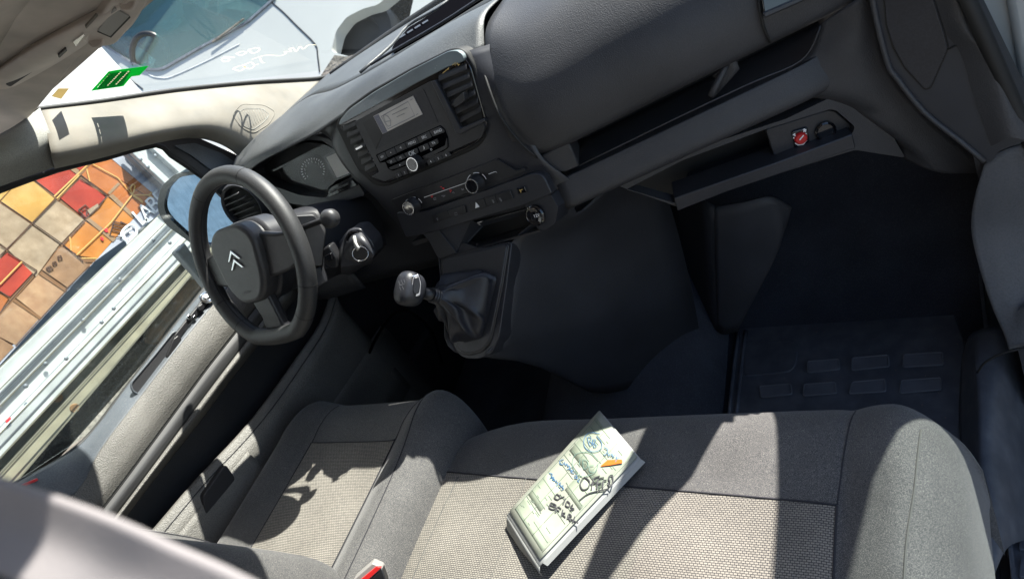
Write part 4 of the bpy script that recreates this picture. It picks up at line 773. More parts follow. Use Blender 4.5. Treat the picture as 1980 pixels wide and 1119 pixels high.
join_strokes('dial_ring', [[zk([(885 + 200 * math.cos(math.radians(t)), 560 - 210 * math.sin(math.radians(t)))])[0] for t in range(-50, 250, 15)], zk([(380, 500), (450, 620), (480, 740)])], PK, .0011, 'radio', ic, off=-.001, n=0)
spx('cluster_cover', clu, PK, .002, 'clear_cover', ic, off=.006)
spx('button_pod', rnd(zk([(1085, 860), (1130, 790), (1380, 670), (1420, 690), (1490, 770), (1100, 930)]), 4), PK, .02, 'gloss_black', da, off=.040, bevel=.003)
for k in range(3): spx('pod_button', rnd(zk([(1105 + 88 * k, 850 - 42 * k), (1180 + 88 * k, 812 - 42 * k), (1188 + 88 * k, 838 - 42 * k), (1112 + 88 * k, 878 - 42 * k)]), 1), PK, .006, 'radio', da, off=.044, bevel=.001)
# left side of dash below the brow, down to knee level
patch('driver_fascia', [[(-.80, 1.09, .98), (-.68, 1.03, .99), (-.60, 1.01, 1.0)], [(-.80, 1.06, .90), (-.68, .99, .90), (-.55, 1.0, .88)], [(-.80, 1.03, .80), (-.66, .97, .80), (-.52, .99, .79)], [(-.80, 1.02, .66), (-.66, .96, .64), (-.50, .98, .63)]], 'dash_low', da, n=5, solid=.003)
patch('knee_cover', [[(-.60, 1.01, .90), (-.40, 1.03, .87), (-.20, 1.0, .86)], [(-.60, 1.0, .78), (-.40, 1.02, .76), (-.18, 1.0, .74)], [(-.60, 1.02, .62), (-.40, 1.05, .60), (-.18, 1.05, .6)]], 'dash_low', da, n=5, solid=.003)
svn = lathe('side_vent', P(*z6([(478, 280)])[0], y=.975), (.15, -1, .2), [(.062, -.02), (.064, 0), (.060, .008), (.054, .004), (.052, -.012)], 'dash_smooth', da, seg=36)
cv = P(*z6([(478, 280)])[0], y=.975); ax = Vector((.15, -1, .2)).normalized()
for k in range(6):
    z_ = (k - 2.5) * .015; hw = math.sqrt(max(.0001, .048 ** 2 - z_ ** 2)); box('vent_slat', cv + Vector((0, 0, z_)) + ax * .003, (hw, .006, .0011), 'radio', svn, bevel=.0004)
lathe('vent_hole', cv, ax, [(.052, -.010), (.001, -.010)], 'rubber', svn, seg=30)
#==WHEEL==
# ================================================================== STEERING
WC = Vector((-.412, .7386, .918)); ti, ya_ = .452, -.027
WN = Vector((math.sin(ya_) * math.cos(ti), -math.cos(ya_) * math.cos(ti), math.sin(ti))).normalized(); WX = ZP.cross(WN).normalized(); WY = WN.cross(WX)
sw_ = thing('steering_wheel', 'black leather steering wheel with a silver double chevron emblem on its hub', 'steering wheel', WC)
def W(x, y, z=0): return WC + WX * x + WY * y + WN * z
ring = []
for i in range(72):
    t = 2 * math.pi * i / 72; x = .1765 * math.cos(t); y = .1765 * math.sin(t)
    if y < -.160: y = -.160 + (y + .160) * .35
    ring.append(W(x, y))
tube('rim', ring, .0185, 'wheel_leather', sw_, closed=True, seg=16)
for t in (62, 118, 205, 335, 180 + 48, 360 - 48):
    t_ = math.radians(t); c = W(.1765 * math.cos(t_), .1765 * math.sin(t_)); tg = WX * -math.sin(t_) + WY * math.cos(t_)
    if .1765 * math.sin(t_) < -.16: continue
    lathe('rim_seam', c, tg, [(.0187, -.0009), (.0189, 0), (.0187, .0009)], 'rubber', sw_, seg=20)
tube('rim_stitch', [p - (p - WC).normalized() * .0175 + WN * .004 for p in ring], .0013, 'seam', sw_, closed=True, seg=5)
hubo = rnd([(-.086, .045), (-.05, .078), (.05, .078), (.086, .045), (.07, -.045), (.035, -.085), (-.035, -.085), (-.07, -.045)], .03, 5)
slab('airbag_cover', [W(x, y, .030) for x, y in hubo], -WN * .045, 'wheel_plastic', sw_, bevel=.010, segs=4)
slab('hub_back', [W(x * 1.10, y * 1.06, -.005) for x, y in hubo], -WN * .045, 'dash_smooth', sw_, bevel=.008)
def spoke(pts, zz=.012, th=.022, m='wheel_plastic'): return slab('spoke', [W(x, y, z_) for x, y, z_ in pts], -WN * th, m, sw_, bevel=.006, segs=3)
spoke([(.060, .052, .014), (.120, .036, .006), (.168, .030, .0), (.170, -.030, .0), (.125, -.040, .004), (.062, -.045, .014)])
spoke([(-.060, .052, .014), (-.120, .036, .006), (-.168, .030, .0), (-.170, -.030, .0), (-.125, -.040, .004), (-.062, -.045, .014)])
spoke([(-.034, -.070, .012), (-.030, -.120, .004), (-.034, -.158, .0), (.034, -.158, .0), (.030, -.120, .004), (.034, -.070, .012)], m='dash_smooth')
def chev(cx, cy, w_, h_, t_): return [W(cx + x, cy + y, .0335) for x, y in ((-w_, -h_), (-w_ + t_ * .9, -h_), (0, -t_ * .55), (w_ - t_ * .9, -h_), (w_, -h_), (0, .0035))]
slab('chevron_emblem', chev(0, .027, .024, .018, .007), -WN * .004, 'chrome', sw_, bevel=.0008)
slab('chevron_emblem', chev(0, .009, .024, .018, .007), -WN * .004, 'chrome', sw_, bevel=.0008)
text('airbag_print', 'AIRBAG', W(0, -.060, .0305), WX, WY, .009, 'print_grey', sw_)
# column, stalks, ignition
cw = thing('steering_column', 'dark column cowl with stalks behind the steering wheel', 'column', (-.38, .85, .86))
patch('cowl', [[WC + WX * x * s + WY * y * s - WN * d + Vector((0, 0, -.0)) for x, y in ((.075, -.06), (.085, 0), (.075, .055), (0, .07), (-.075, .055), (-.085, 0), (-.075, -.06), (0, -.085), (.075, -.06))] for s, d in ((.9, .045), (1.0, .055), (1.05, .10), (1.1, .17), (1.0, .30))], 'dash_smooth', cw, n=4)
spx('cowl_side', rnd(z6([(730, 330), (860, 322), (920, 420), (905, 600), (850, 600), (800, 430)]), 6), plane((-.31, .80, .93), (.8, -.75, .2)), .05, 'wheel_plastic', cw, bevel=.006)
spx('lower_cowl', rnd(z6([(850, 610), (900, 600), (935, 690), (860, 725), (845, 700)]), 5), plane((-.31, .80, .9), (.8, -.75, .2)), .05, 'dash_smooth', cw, bevel=.005)
sb = P(*z6([(940, 345)])[0], y=.80)
tube('wiper_stalk', [W(.05, .02, -.07), W(.10, .03, -.065), sb + Vector((-.03, .015, -.005)), sb], [.005, .006, .008, .012], 'black_plastic', cw, n=4, seg=16)
lathe('stalk_end', sb, (.35, -.85, .35), [(.018, -.012), (.019, 0), (.015, .007), (.008, .010), (.002, .0105)], 'wheel_plastic', cw, seg=28)
patch('ignition_housing', [[P(*p, y=yy) for p in z6(L)] for L, yy in (([(1000, 470), (1060, 400), (1130, 410), (1185, 500)], .835), ([(1000, 560), (1060, 480), (1130, 480), (1188, 530)], .80), ([(1005, 610), (1060, 600), (1120, 580), (1180, 560)], .80), ([(1010, 640), (1060, 640), (1120, 600), (1170, 580)], .84))], 'dash_smooth', cw, n=5, solid=.004)
spx('ignition_panel', rnd(z6([(1000, 610), (1020, 450), (1050, 402), (1110, 396), (1180, 475), (1188, 540), (1130, 585)]), 7), plane(P(*z6([(1090, 490)])[0], y=.81), (.35, -.9, .25)), .05, 'dash_smooth', cw, bevel=.005)
PI = plane(P(*z6([(1090, 490)])[0], y=.81), (.35, -.9, .25))
lathe('ignition_barrel', P(*z6([(1085, 455)])[0], pl=PI, off=.0), PI[1], [(.0185, -.004), (.0185, .004), (.0155, .005), (.0135, .002), (.003, .002)], 'gloss_black', cw, seg=30)
spx('light_stalk', rnd(z6([(903, 510), (940, 488), (985, 560), (990, 610), (955, 615), (915, 590)]), 5), plane(P(*z6([(940, 550)])[0], y=.79), (.3, -.9, .2)), .025, 'black_plastic', cw, bevel=.004)
spx('light_stalk_cap', rnd(z6([(915, 545), (950, 530), (960, 570), (925, 580)]), 3), plane(P(*z6([(940, 550)])[0], y=.785), (.3, -.9, .2)), .02, 'gloss_black', cw, bevel=.002)
ky = thing('ignition_key', 'silver key with a key ring in the ignition right of the steering wheel', 'key', P(*z6([(1085, 455)])[0], pl=PI))
k0 = P(*z6([(1078, 448)])[0], pl=PI, off=.012); k1 = P(*z6([(1100, 510)])[0], pl=PI, off=.028)
tube('key_blade', [k0, k0.lerp(k1, .5) + PI[1] * .004, k1], .0078, 'key_metal', ky, n=3, flat=.45)
rc = P(*z6([(1110, 533)])[0], pl=PI, off=.030)
tube('key_ring', [rc + (CR * math.cos(t) + CU * math.sin(t) * .9) * .0155 for t in [i * math.pi / 12 for i in range(24)]], .0009, 'silver', ky, closed=True, seg=6)
# ================================================================== GEAR LEVER
gl = thing('gear_lever', 'black gear lever with a rounded knob and a creased leather gaiter on the console', 'gear lever', P(905, 600, pl=PC))
bo = rnd(zc([(730, 690), (760, 668), (960, 628), (1010, 660), (960, 880), (925, 990), (830, 1015), (795, 990), (745, 850)]), 8, 4)
n_ = len(bo); base = [P(p[0], p[1], pl=PC, off=.011) for p in bo]
kp = P(*zc([(690, 765)])[0], x=-.045); rows = []
cb = sum(base, Vector()) / n_; axg = (kp - cb).normalized()
e1 = axg.orthogonal().normalized(); e2 = axg.cross(e1)
for i, p in enumerate(base):
    d = p - cb; d -= axg * d.dot(axg); d.normalize()
    tip = kp + d * .013; r_ = []
    for j in range(13):
        t = j / 12; q = p.lerp(tip, t); bul = math.sin(math.pi * t) * (.004 + .009 * math.sin(i * 1.3 + j * .9) + .009 * math.sin(i * .52 + 9 * t + 1)) + .010 * math.sin(math.pi * min(1, t * 1.6))
        r_.append(q + d * bul)
    rows.append(r_)
v = [p for r_ in rows for p in r_]; f = [[i * 13 + j, ((i + 1) % n_) * 13 + j, ((i + 1) % n_) * 13 + j + 1, i * 13 + j + 1] for i in range(n_) for j in range(12)]
mk('gaiter', v, f, 'gaiter', gl, smooth=True, sub=1)
for k in range(3):
    lathe('collar_ring', kp + axg * (.002 + .006 * k), axg, [(.0135, -.0025), (.0155, 0), (.0135, .0025)], 'black_plastic' if k != 1 else 'radio', gl, seg=24)
kc = P(*zc([(540, 725)])[0], x=-.055); 
tube('shaft', [kp, kp.lerp(kc, .55)], .0115, 'black_plastic', gl, seg=16)
bm = bmesh.new(); bmesh.ops.create_uvsphere(bm, u_segments=28, v_segments=18, radius=1)
ak = (kc - kp).normalized(); bk = (ZP - ak * ak.z).normalized(); ck = ak.cross(bk)
for v_ in bm.verts:
    c_ = v_.co.copy(); q = lambda a: math.copysign(abs(a) ** .72, a)
    v_.co = kc + ak * q(c_.x) * .027 + bk * q(c_.z) * .032 * (1 + .10 * c_.x) + ck * q(c_.y) * .024
me = bpy.data.meshes.new('knob'); bm.to_mesh(me); bm.free(); me.materials.append(MATS['gaiter']); me.polygons.foreach_set('use_smooth', [True] * len(me.polygons)); link(bpy.data.objects.new('knob', me), gl)
PKn = plane(P(*zc([(575, 705)])[0], x=-.030), tuple((-CF * .8 - ak * .35)))
spx('knob_trim', rnd(zc([(550, 655), (590, 640), (605, 690), (598, 760), (560, 772), (540, 750)]), 4), PKn, .012, 'chrome', gl, off=.0, bevel=.002)
spx('knob_inlay', rnd(zc([(560, 662), (588, 655), (597, 700), (590, 748), (562, 755), (552, 735)]), 4), PKn, .012, 'gaiter', gl, off=.002, bevel=.002)
join_strokes('shift_pattern', [zc(L) for L in ([(475, 680), (485, 700)], [(490, 675), (500, 695)], [(505, 672), (512, 690)], [(478, 705), (510, 697)], [(482, 712), (490, 730)], [(497, 708), (505, 726)])], plane(P(*zc([(492, 700)])[0], x=-.03), tuple(-CF)), .0005, 'kick', gl, off=.0, n=0)
#==SEATS==
# ================================================================== SEATS
def cushion(nm_parts, xst, prof, parent, m, insert, xin, yfr, seat_m2='insert', corner=.05, solid=.0):
    x0, x1 = xst[0][0], xst[-1][0]; rows = []
    for (y, z) in prof:
        r_ = []
        for x, dz in xst:
            s = 2 * (x - x0) / (x1 - x0) - 1; yy = y - corner * max(0, abs(s) - .72) ** 2 / .078 * (1 if y > .3 else 0)
            r_.append((x, yy, z + dz * (1 if z > .40 else .4)))
        rows.append(r_)
    return rows
bst = [(-.147, -.10), (-.145, -.04), (-.135, -.012), (-.12, 0), (0, .002), (.2, .002), (.4, .002), (.575, .0), (.605, -.004), (.635, .006), (.672, .014), (.705, -.004), (.735, -.05), (.748, -.15)]
bpr = [(.685, .20), (.712, .30), (.716, .37), (.700, .41), (.665, .431), (.61, .434), (.555, .430), (.45, .424), (.35, .416), (.2, .404), (0, .39), (-.1, .38)]
bs = thing('bench_seat', 'two place passenger bench with a light woven centre panel and patches of sun', 'seat', (.3, .3, 0))
rows = cushion(None, bst, bpr, bs, None, None, None, None)
patch('cushion', rows, 'fabric_dark', bs, n=4)
def ins(rows_, xa, xb, ya, yb, lift, nx=24, ny=24):
    """sample the smooth cushion surface between xa..xb, from front line ya(x) back to yb"""
    R_ = [crs(r, 4) for r in rows_]; C2 = [crs(c, 4) for c in zip(*R_)]
    pts = [p for c in C2 for p in c]
    from mathutils.bvhtree import BVHTree
    a = len(C2); b = len(C2[0]); bv = BVHTree.FromPolygons([C2[i][j] for i in range(a) for j in range(b)], [[i * b + j, i * b + j + 1, (i + 1) * b + j + 1, (i + 1) * b + j] for i in range(a - 1) for j in range(b - 1)])
    out = []
    for j in range(ny + 1):
        r_ = []
        for i in range(nx + 1):
            x = xa + (xb - xa) * i / nx; y0 = ya(x); y = y0 + (yb - y0) * j / ny; h = bv.ray_cast(Vector((x, y, 1)), Vector((0, 0, -1)))
            e = min(i, nx - i, j * 2) ; r_.append(h[0] + Vector((0, 0, lift * (.45 if (i in (0, nx) or j == 0) else 1))))
        out.append(r_)
    return out
def gridmesh(nm, out, m, parent):
    b = len(out[0]); v = [p for r_ in out for p in r_]; f = [[i * b + j, i * b + j + 1, (i + 1) * b + j + 1, (i + 1) * b + j] for i in range(len(out) - 1) for j in range(b - 1)]
    return mk(nm, v, f, m, parent, smooth=True)
yf = lambda x: .565 - (x + .13) * .052
gi = ins(rows, -.128, .598, yf, -.05, .003, 40, 30)
gridmesh('woven_panel', gi, 'insert', bs)
tube('seam', [p + Vector((0, .001, .0005)) for p in gi[0]], .0016, 'seam', bs, seg=5)
tube('seam', [r_[-1] for r_ in gi], .0018, 'seam', bs, seg=5)
def topline(rows_, pts, lift=.0):
    R_ = [crs(r, 4) for r in rows_]; C2 = [crs(c, 4) for c in zip(*R_)]
    from mathutils.bvhtree import BVHTree
    a = len(C2); b = len(C2[0]); bv = BVHTree.FromPolygons([C2[i][j] for i in range(a) for j in range(b)], [[i * b + j, i * b + j + 1, (i + 1) * b + j + 1, (i + 1) * b + j] for i in range(a - 1) for j in range(b - 1)])
    o = []
    for x, y in crs([Vector((p[0], p[1], 0)) for p in pts], 8) and [(q.x, q.y) for q in crs([Vector((p[0], p[1], 0)) for p in pts], 8)]:
        h = bv.ray_cast(Vector((x, y, 1)), Vector((0, 0, -1)))
        if h[0]: o.append(h[0] + Vector((0, 0, lift)))
    return o
tube('seam', topline(rows, [(.612, .69), (.603, .60), (.598, .53)]), .0012, 'seam', bs, seg=5)
tube('piping', topline(rows, [(.698, .64), (.690, .55), (.678, .44), (.67, .2)], .0008), .0013, 'seam_light', bs, seg=5)
tube('seam', topline(rows, [(-.085, .555), (-.09, .45), (-.095, .2)], .003), .0009, 'seam_light', bs, seg=5)
tube('seam', topline(rows, [(.08, .555), (.08, .4), (.08, .2)], .003), .0006, 'seam_light', bs, seg=5)
patch('backrest', [[(-.14, .0, .42), (-.08, .10, .42), (.2, .11, .42), (.55, .10, .42), (.66, .12, .42), (.70, .02, .42)], [(-.14, -.1, .75), (-.08, -.02, .75), (.2, -.02, .75), (.5, -.03, .75), (.60, -.02, .75), (.66, -.10, .75)], [(-.12, -.18, 1.0), (-.06, -.12, 1.02), (.2, -.12, 1.02), (.42, -.12, 1.02), (.5, -.14, 1.0), (.55, -.20, .98)]], 'fabric', bs, n=5)
box('seat_box', (.30, .26, .14), (.40, .36, .135), 'carpet', bs, bevel=.02)
# belt strap close to the lens
hr = thing('belt_strap', 'pale out of focus seat belt strap close to the camera at the lower left', 'seat belt', (.6, 0, 1.1))
def near(u, v, t=.000125): return CP + ray(u, v) * t
patch('webbing', [[near(a, b, t) for a, b, t in L] for L in ([(-420, 800, .00014), (-60, 905, .00013), (180, 985, .00012), (330, 1050, .000118), (480, 1118, .000115), (800, 1290, .00011)], [(-420, 860, .000142), (-80, 980, .000132), (130, 1060, .000122), (260, 1130, .00012), (400, 1200, .000117), (700, 1360, .000112)],
      [(-420, 960, .00014), (-120, 1060, .00013), (40, 1130, .00012), (160, 1200, .000118), (300, 1290, .000115), (560, 1440, .00011)])], 'strap', hr, n=6, solid=.0015)
# driver seat
dst = [(-.70, -.20), (-.695, -.10), (-.675, -.02), (-.63, .012), (-.575, .002), (-.535, -.010), (-.42, -.012), (-.30, -.012), (-.249, -.008), (-.222, .006), (-.19, .016), (-.155, .0), (-.125, -.05), (-.112, -.16), (-.11, -.22)]
dpr = [(.70, .26), (.738, .36), (.745, .43), (.733, .475), (.70, .499), (.65, .506), (.60, .500), (.50, .492), (.40, .485), (.32, .480), (.22, .475), (.05, .47)]
ds = thing('driver_seat', 'single driver seat with dark bolsters and a sunlit woven centre', 'seat', (-.42, .3, 0))
rows = cushion(None, dst, dpr, ds, None, None, None, None, corner=.06)
patch('cushion', rows, 'fabric_dark', ds, n=4)
gi = ins(rows, -.537, -.247, lambda x: .602, .10, .003, 24, 24); gridmesh('woven_panel', gi, 'insert', ds)
tube('seam', [p for p in gi[0]], .0016, 'seam', ds, seg=5); tube('seam', [r_[0] for r_ in gi], .0016, 'seam', ds, seg=5); tube('seam', [r_[-1] for r_ in gi], .0016, 'seam', ds, seg=5)
tube('piping', topline(rows, [(-.205, .715), (-.19, .62), (-.178, .5), (-.172, .2)], .0005), .0012, 'seam', ds, seg=5)
tube('seam', topline(rows, [(-.545, .72), (-.54, .65), (-.537, .60)], .0003), .0010, 'seam', ds, seg=5); tube('seam', topline(rows, [(-.25, .72), (-.247, .65), (-.247, .60)], .0003), .0010, 'seam', ds, seg=5)
bkr = []
for z, y in ((.46, .29), (.53, .283), (.60, .258), (.72, .205), (.88, .13), (1.05, .06), (1.12, .03)):
    bkr.append([(-.685, y - .13, z), (-.68, y - .03, z), (-.655, y + .03, z), (-.60, y + .035, z), (-.545, y - .0, z), (-.42, y - .015, z), (-.30, y - .0, z), (-.235, y + .03, z), (-.19, y + .02, z), (-.165, y - .04, z), (-.16, y - .13, z)])
patch('backrest', bkr, 'fabric', ds, n=4, solid=.004)
tube('piping', [Vector(r_[3]) + Vector((0, .003, 0)) for r_ in bkr], .0014, 'seam', ds, n=4)
patch('side_cover', [[P(a, b, x=-.722) for a, b in ((478, 872), (440, 918), (345, 1032), (270, 1130))], [P(a, b, x=-.705) for a, b in ((508, 905), (480, 960), (400, 1060), (340, 1150))], [P(a, b, x=-.70) for a, b in ((535, 960), (510, 1010), (470, 1080), (430, 1160))], [(-.70, .60, .2), (-.70, .45, .2), (-.70, .3, .2), (-.70, .15, .2)]], 'door_panel', ds, n=5, solid=.004)
box('seat_base', (-.41, .30, .16), (.27, .34, .14), 'carpet', ds, bevel=.02)
spx('seat_side_shade', rnd(zb([(1175, 640), (1310, 450), (1360, 520), (1390, 640), (1460, 700), (1400, 900), (1220, 900)]), 8), plane((-.715, 0, 0), (1, 0, 0)), .02, 'door_dark', ds, off=.0, bevel=.006)  # dark slab paints in the shaded patch on the seat side
# belt buckle
PB = plane(P(715, 1100, z=.50), tuple(-CF))
bk_ = thing('belt_buckle', 'seat belt buckle with a red release button between the two seats', 'buckle', P(715, 1100, z=.48))
pts = zp([(70, 1119), (180, 1025), (235, 1050), (262, 1130), (262, 1300), (60, 1300)])
spx('buckle_body', rnd(pts, 3), PB, .022, 'clear_grey', bk_, off=0, bevel=.003)
spx('release_button', rnd(zp([(108, 1125), (205, 1045), (232, 1052), (140, 1135)]), 1), PB, .006, 'red_plastic', bk_, off=.003, bevel=.001)
spx('buckle_side', zp([(140, 1140), (236, 1056), (262, 1130), (262, 1300), (140, 1300)]), PB, .02, 'black_plastic', bk_, off=.002, bevel=.002)
# ================================================================== PAPERS
PP = plane((.15, .5, .452), (0, 0, 1)); 
pp = thing('paper_folder', 'green and white paper form in a clear sleeve with handwriting, lying on the bench seat', 'papers', P(1110, 950, pl=PP))
sl_ = [(985, 992), (1157, 792), (1237, 884), (1040, 1083)]
g3 = lambda q: [P(*p, pl=PP, off=q) for p in []]
c0, c1, c2, c3 = P(984, 986, z=.4525), P(1158, 791, z=.4485), P(1237, 884, z=.454), P(1047, 1085, z=.459)
PPp = plane(c0 + Vector((0, 0, .0018)), (c1 - c0).cross(c3 - c0))
def pq(s, t, lift=0):   # s along length from low-left end to upper end, t across
    a = c0.lerp(c1, s); b = c3.lerp(c2, s); p = a.lerp(b, t); p.z += lift + .0003 * math.sin(s * 5) * t; return p
def sheet(nm, s0, s1, t0, t1, lift, m, th=.0012, ns=12, nt_=6):
    out = [[pq(s0 + (s1 - s0) * i / ns, t0 + (t1 - t0) * j / nt_, lift) for j in range(nt_ + 1)] for i in range(ns + 1)]
    b = nt_ + 1; v = [p for r_ in out for p in r_]; f = [[i * b + j, i * b + j + 1, (i + 1) * b + j + 1, (i + 1) * b + j] for i in range(ns) for j in range(nt_)]
    return mk(nm, v, f, m, pp, smooth=True, solid=th)
sheet('plastic_sleeve', -.035, 1.0, -.0, 1.0, -.004, 'paper_white'); sheet('form_sheet', .0, .99, .02, .965, 0, 'paper')
out = [[pq(-.03, t, -.004), pq(-.06, t, -.012), P(*[(980, 1022), (1005, 1060), (1048, 1112)][k], z=.434)] for k, t in enumerate((-.0, .5, 1.0))]
mk('sleeve_flap', [p for r_ in out for p in r_], [[0, 1, 4, 3], [1, 2, 5, 4], [3, 4, 7, 6], [4, 5, 8, 7]], 'paper_white', pp, smooth=True, solid=.001)
mk('sleeve_edge', [pq(s, 1.0, l) for s in [i / 10 for i in range(11)] for l in (-.004,)] + [pq(i / 10, 1.0, -.004) + Vector((0.004, 0, -.0)) - Vector((0, 0, .008)) for i in range(11)], [[i, i + 1, i + 12, i + 11] for i in range(10)], 'paper_white', pp, solid=.001)
for (s0, s1, t0, t1) in ((.04, .16, .08, .9), (.18, .40, .08, .45), (.42, .6, .5, .9), (.62, .94, .1, .9)): sheet('tinted_field', s0, s1, t0, t1, .0008, 'paper_green', th=.0001, ns=4, nt_=3)
for k in range(16):
    s = .05 + k * .058; t0 = .08 + .4 * (k % 3 == 1); L = [pq(s, t0 + j * .05, .0012) for j in range(9)]
    tube('form_line', L, .0005, 'paper_ink', pp, seg=4)
for t in (.08, .34, .62, .92): tube('form_line', [pq(.04 + j * .09, t, .0012) for j in range(11)], .0004, 'paper_ink', pp, seg=4)
for k in range(46):
    s = random.uniform(.05, .93); t = random.uniform(.1, .8); tube('form_print', [pq(s, t, .0011), pq(s, t + random.uniform(.03, .12), .0011)], .0006, 'paper_ink', pp, seg=4)
Pw = plane((.15, .5, .4575), (0, 0, 1))
def hand(L, r_, m, nm='handwriting'): return join_strokes(nm, [zp(l) for l in L], PPp, r_, m, pp, off=.0, n=3)
hand([[(1500, 275), (1440, 270), (1410, 300), (1410, 350), (1450, 380), (1500, 370), (1510, 330), (1480, 290)], [(1425, 295), (1440, 345), (1455, 335), (1440, 318), (1450, 300), (1430, 295)], [(1455, 310), (1465, 355), (1480, 345), (1465, 330), (1475, 312), (1455, 310)]], .0007, 'ink_blue')
hand([[(1525, 355), (1545, 370), (1530, 400), (1522, 395)], [(1545, 385), (1550, 405), (1560, 390)], [(1562, 405), (1570, 392), (1575, 412), (1585, 398)], [(1590, 420), (1600, 410), (1590, 440)], [(1600, 425), (1610, 415)]], .0007, 'ink_blue')
hand([[(1490, 430), (1440, 385), (1370, 390), (1340, 430), (1350, 490), (1400, 525), (1470, 500), (1490, 450)], [(1385, 420), (1380, 460)], [(1400, 425), (1405, 480), (1430, 465), (1425, 435), (1400, 425)], [(1465, 460), (1440, 465), (1440, 495), (1465, 498)]], .0006, 'ink_green')
hand([[(1290, 425), (1270, 430), (1268, 450), (1285, 455), (1288, 445)], [(1295, 440), (1300, 460), (1308, 448), (1314, 468)], [(1315, 460), (1325, 465), (1318, 480), (1308, 482)], [(1335, 470), (1322, 480), (1338, 490), (1325, 498)], [(1345, 485), (1335, 500), (1350, 505)], [(1350, 520), (1362, 518), (1368, 535), (1350, 530)], [(1385, 540), (1370, 545), (1378, 558)]], .0008, 'ink_blue')
hand([[(1205, 505), (1225, 510), (1215, 522), (1228, 528), (1208, 535)], [(1235, 525), (1222, 540), (1240, 548), (1228, 530)], [(1252, 545), (1240, 555), (1255, 560), (1248, 580)], [(1275, 560), (1262, 565), (1275, 580), (1262, 590)], [(1290, 575), (1278, 580), (1290, 595), (1278, 602)]], .0008, 'ink_blue')
hand([[(1400, 535), (1385, 570), (1400, 600), (1430, 590), (1440, 555), (1415, 530), (1400, 535)], [(1450, 600), (1462, 540), (1500, 520)], [(1445, 570), (1480, 558)], [(1480, 595), (1490, 540), (1525, 530)], [(1478, 572), (1510, 560)], [(1515, 590), (1520, 550), (1540, 545)], [(1545, 560), (1560, 585), (1575, 550), (1570, 515), (1550, 530), (1560, 560)], [(1380, 662), (1440, 620), (1555, 595)]], .0014, 'ink_black')
hand([[(1250, 625), (1235, 645), (1255, 658), (1268, 640), (1250, 625)], [(1262, 650), (1295, 640)], [(1285, 685), (1300, 650)], [(1310, 665), (1300, 690), (1318, 700), (1325, 680), (1310, 665)], [(1345, 685), (1330, 700), (1350, 712), (1325, 720)]], .0013, 'ink_black')
hand([[(1215, 675), (1205, 705), (1235, 715), (1245, 690), (1215, 675)], [(1210, 690), (1240, 700)], [(1240, 735), (1255, 700), (1275, 712)], [(1250, 718), (1265, 725)], [(1275, 755), (1285, 715)], [(1300, 735), (1278, 738), (1300, 760)], [(1310, 770), (1320, 740), (1335, 755), (1318, 760), (1330, 785)], [(1340, 790), (1355, 755)], [(1330, 770), (1375, 795)]], .0013, 'ink_black')
spx('orange_stroke', rnd(zp([(1500, 465), (1545, 428), (1628, 425), (1630, 445), (1560, 458)]), 2), PPp, .0003, 'ink_orange', pp)
#==FLOOR==
# ================================================================== FLOOR, MAT, SILL
fm = thing('floor_mat', 'black rubber floor mat with rows of raised rounded blocks in front of the bench', 'mat', (.45, 1.1, 0))
PF = plane((0, 0, .012), (0, 0, 1))
spx('mat_sheet', rnd([(1410, 800), (1425, 640), (1480, 560), (1600, 520), (1830, 560), (1865, 660), (1870, 900), (1400, 1000)], 12), PF, .010, 'rubber_mat', fm, bevel=.003)
for L in ([(725, 975), (905, 962), (912, 1020), (725, 1040)], [(985, 955), (1190, 938), (1198, 1005), (980, 1026)], [(1285, 935), (1508, 922), (1512, 995), (1275, 1008)], [(445, 1119), (625, 1105), (635, 1165), (455, 1185)], [(705, 1108), (885, 1095), (895, 1160), (700, 1175)], [(985, 1095), (1175, 1078), (1178, 1150), (965, 1162)], [(1270, 1085), (1500, 1070), (1500, 1140), (1260, 1160)]):
    mb_ = spx('mat_block', rnd(zf(L), 4), PF, .006, 'mat_pad', fm, off=.004, bevel=.0025)
    tube('block_edge_light', [P(*p, pl=PF, off=.005) for p in rnd(zf(L), 4)], .0016, 'mat_edge_light', mb_, closed=True, seg=6)  # pale tube paints in the light caught by the block edges
spx('mat_block', rnd(zf([(360, 868), (620, 845), (675, 870), (655, 1000), (620, 1035), (355, 1062)]), 10), PF, .006, 'rubber_mat', fm, off=.003, bevel=.0025)
for k in range(2): tube('mat_rib', [P(a, b, pl=PF, off=.002) for a, b in ((1410 + 14 * k, 800), (1418 + 14 * k, 720), (1428 + 14 * k, 640))], .005, 'rubber_mat', fm, n=3)
# moulded wedge in passenger footwell
wg = thing('footwell_wedge', 'pale edged dark grey wedge shaped cover standing in the passenger footwell', 'cover', (.3, 1.3, 0))
wa = [P(a, b, y=1.22) for a, b in ((1382, 400), (1384, 520), (1390, 640))]; wb_ = [P(a, b, y=1.215) for a, b in ((1440, 390), (1440, 520), (1400, 645))]; wc_ = [P(a, b, y=1.225) for a, b in ((1490, 380), (1500, 480), (1420, 640))]; wd_ = [P(a, b, y=1.25) for a, b in ((1530, 400), (1505, 470), (1425, 640))]
patch('cover_face', [wa, wb_, wc_, wd_], 'kick_mid', wg, n=6, solid=.006)
patch('cover_side', [[p + Vector((-.14, .15, 0)) for p in wa], wa], 'dash_low', wg, n=4, solid=.006)
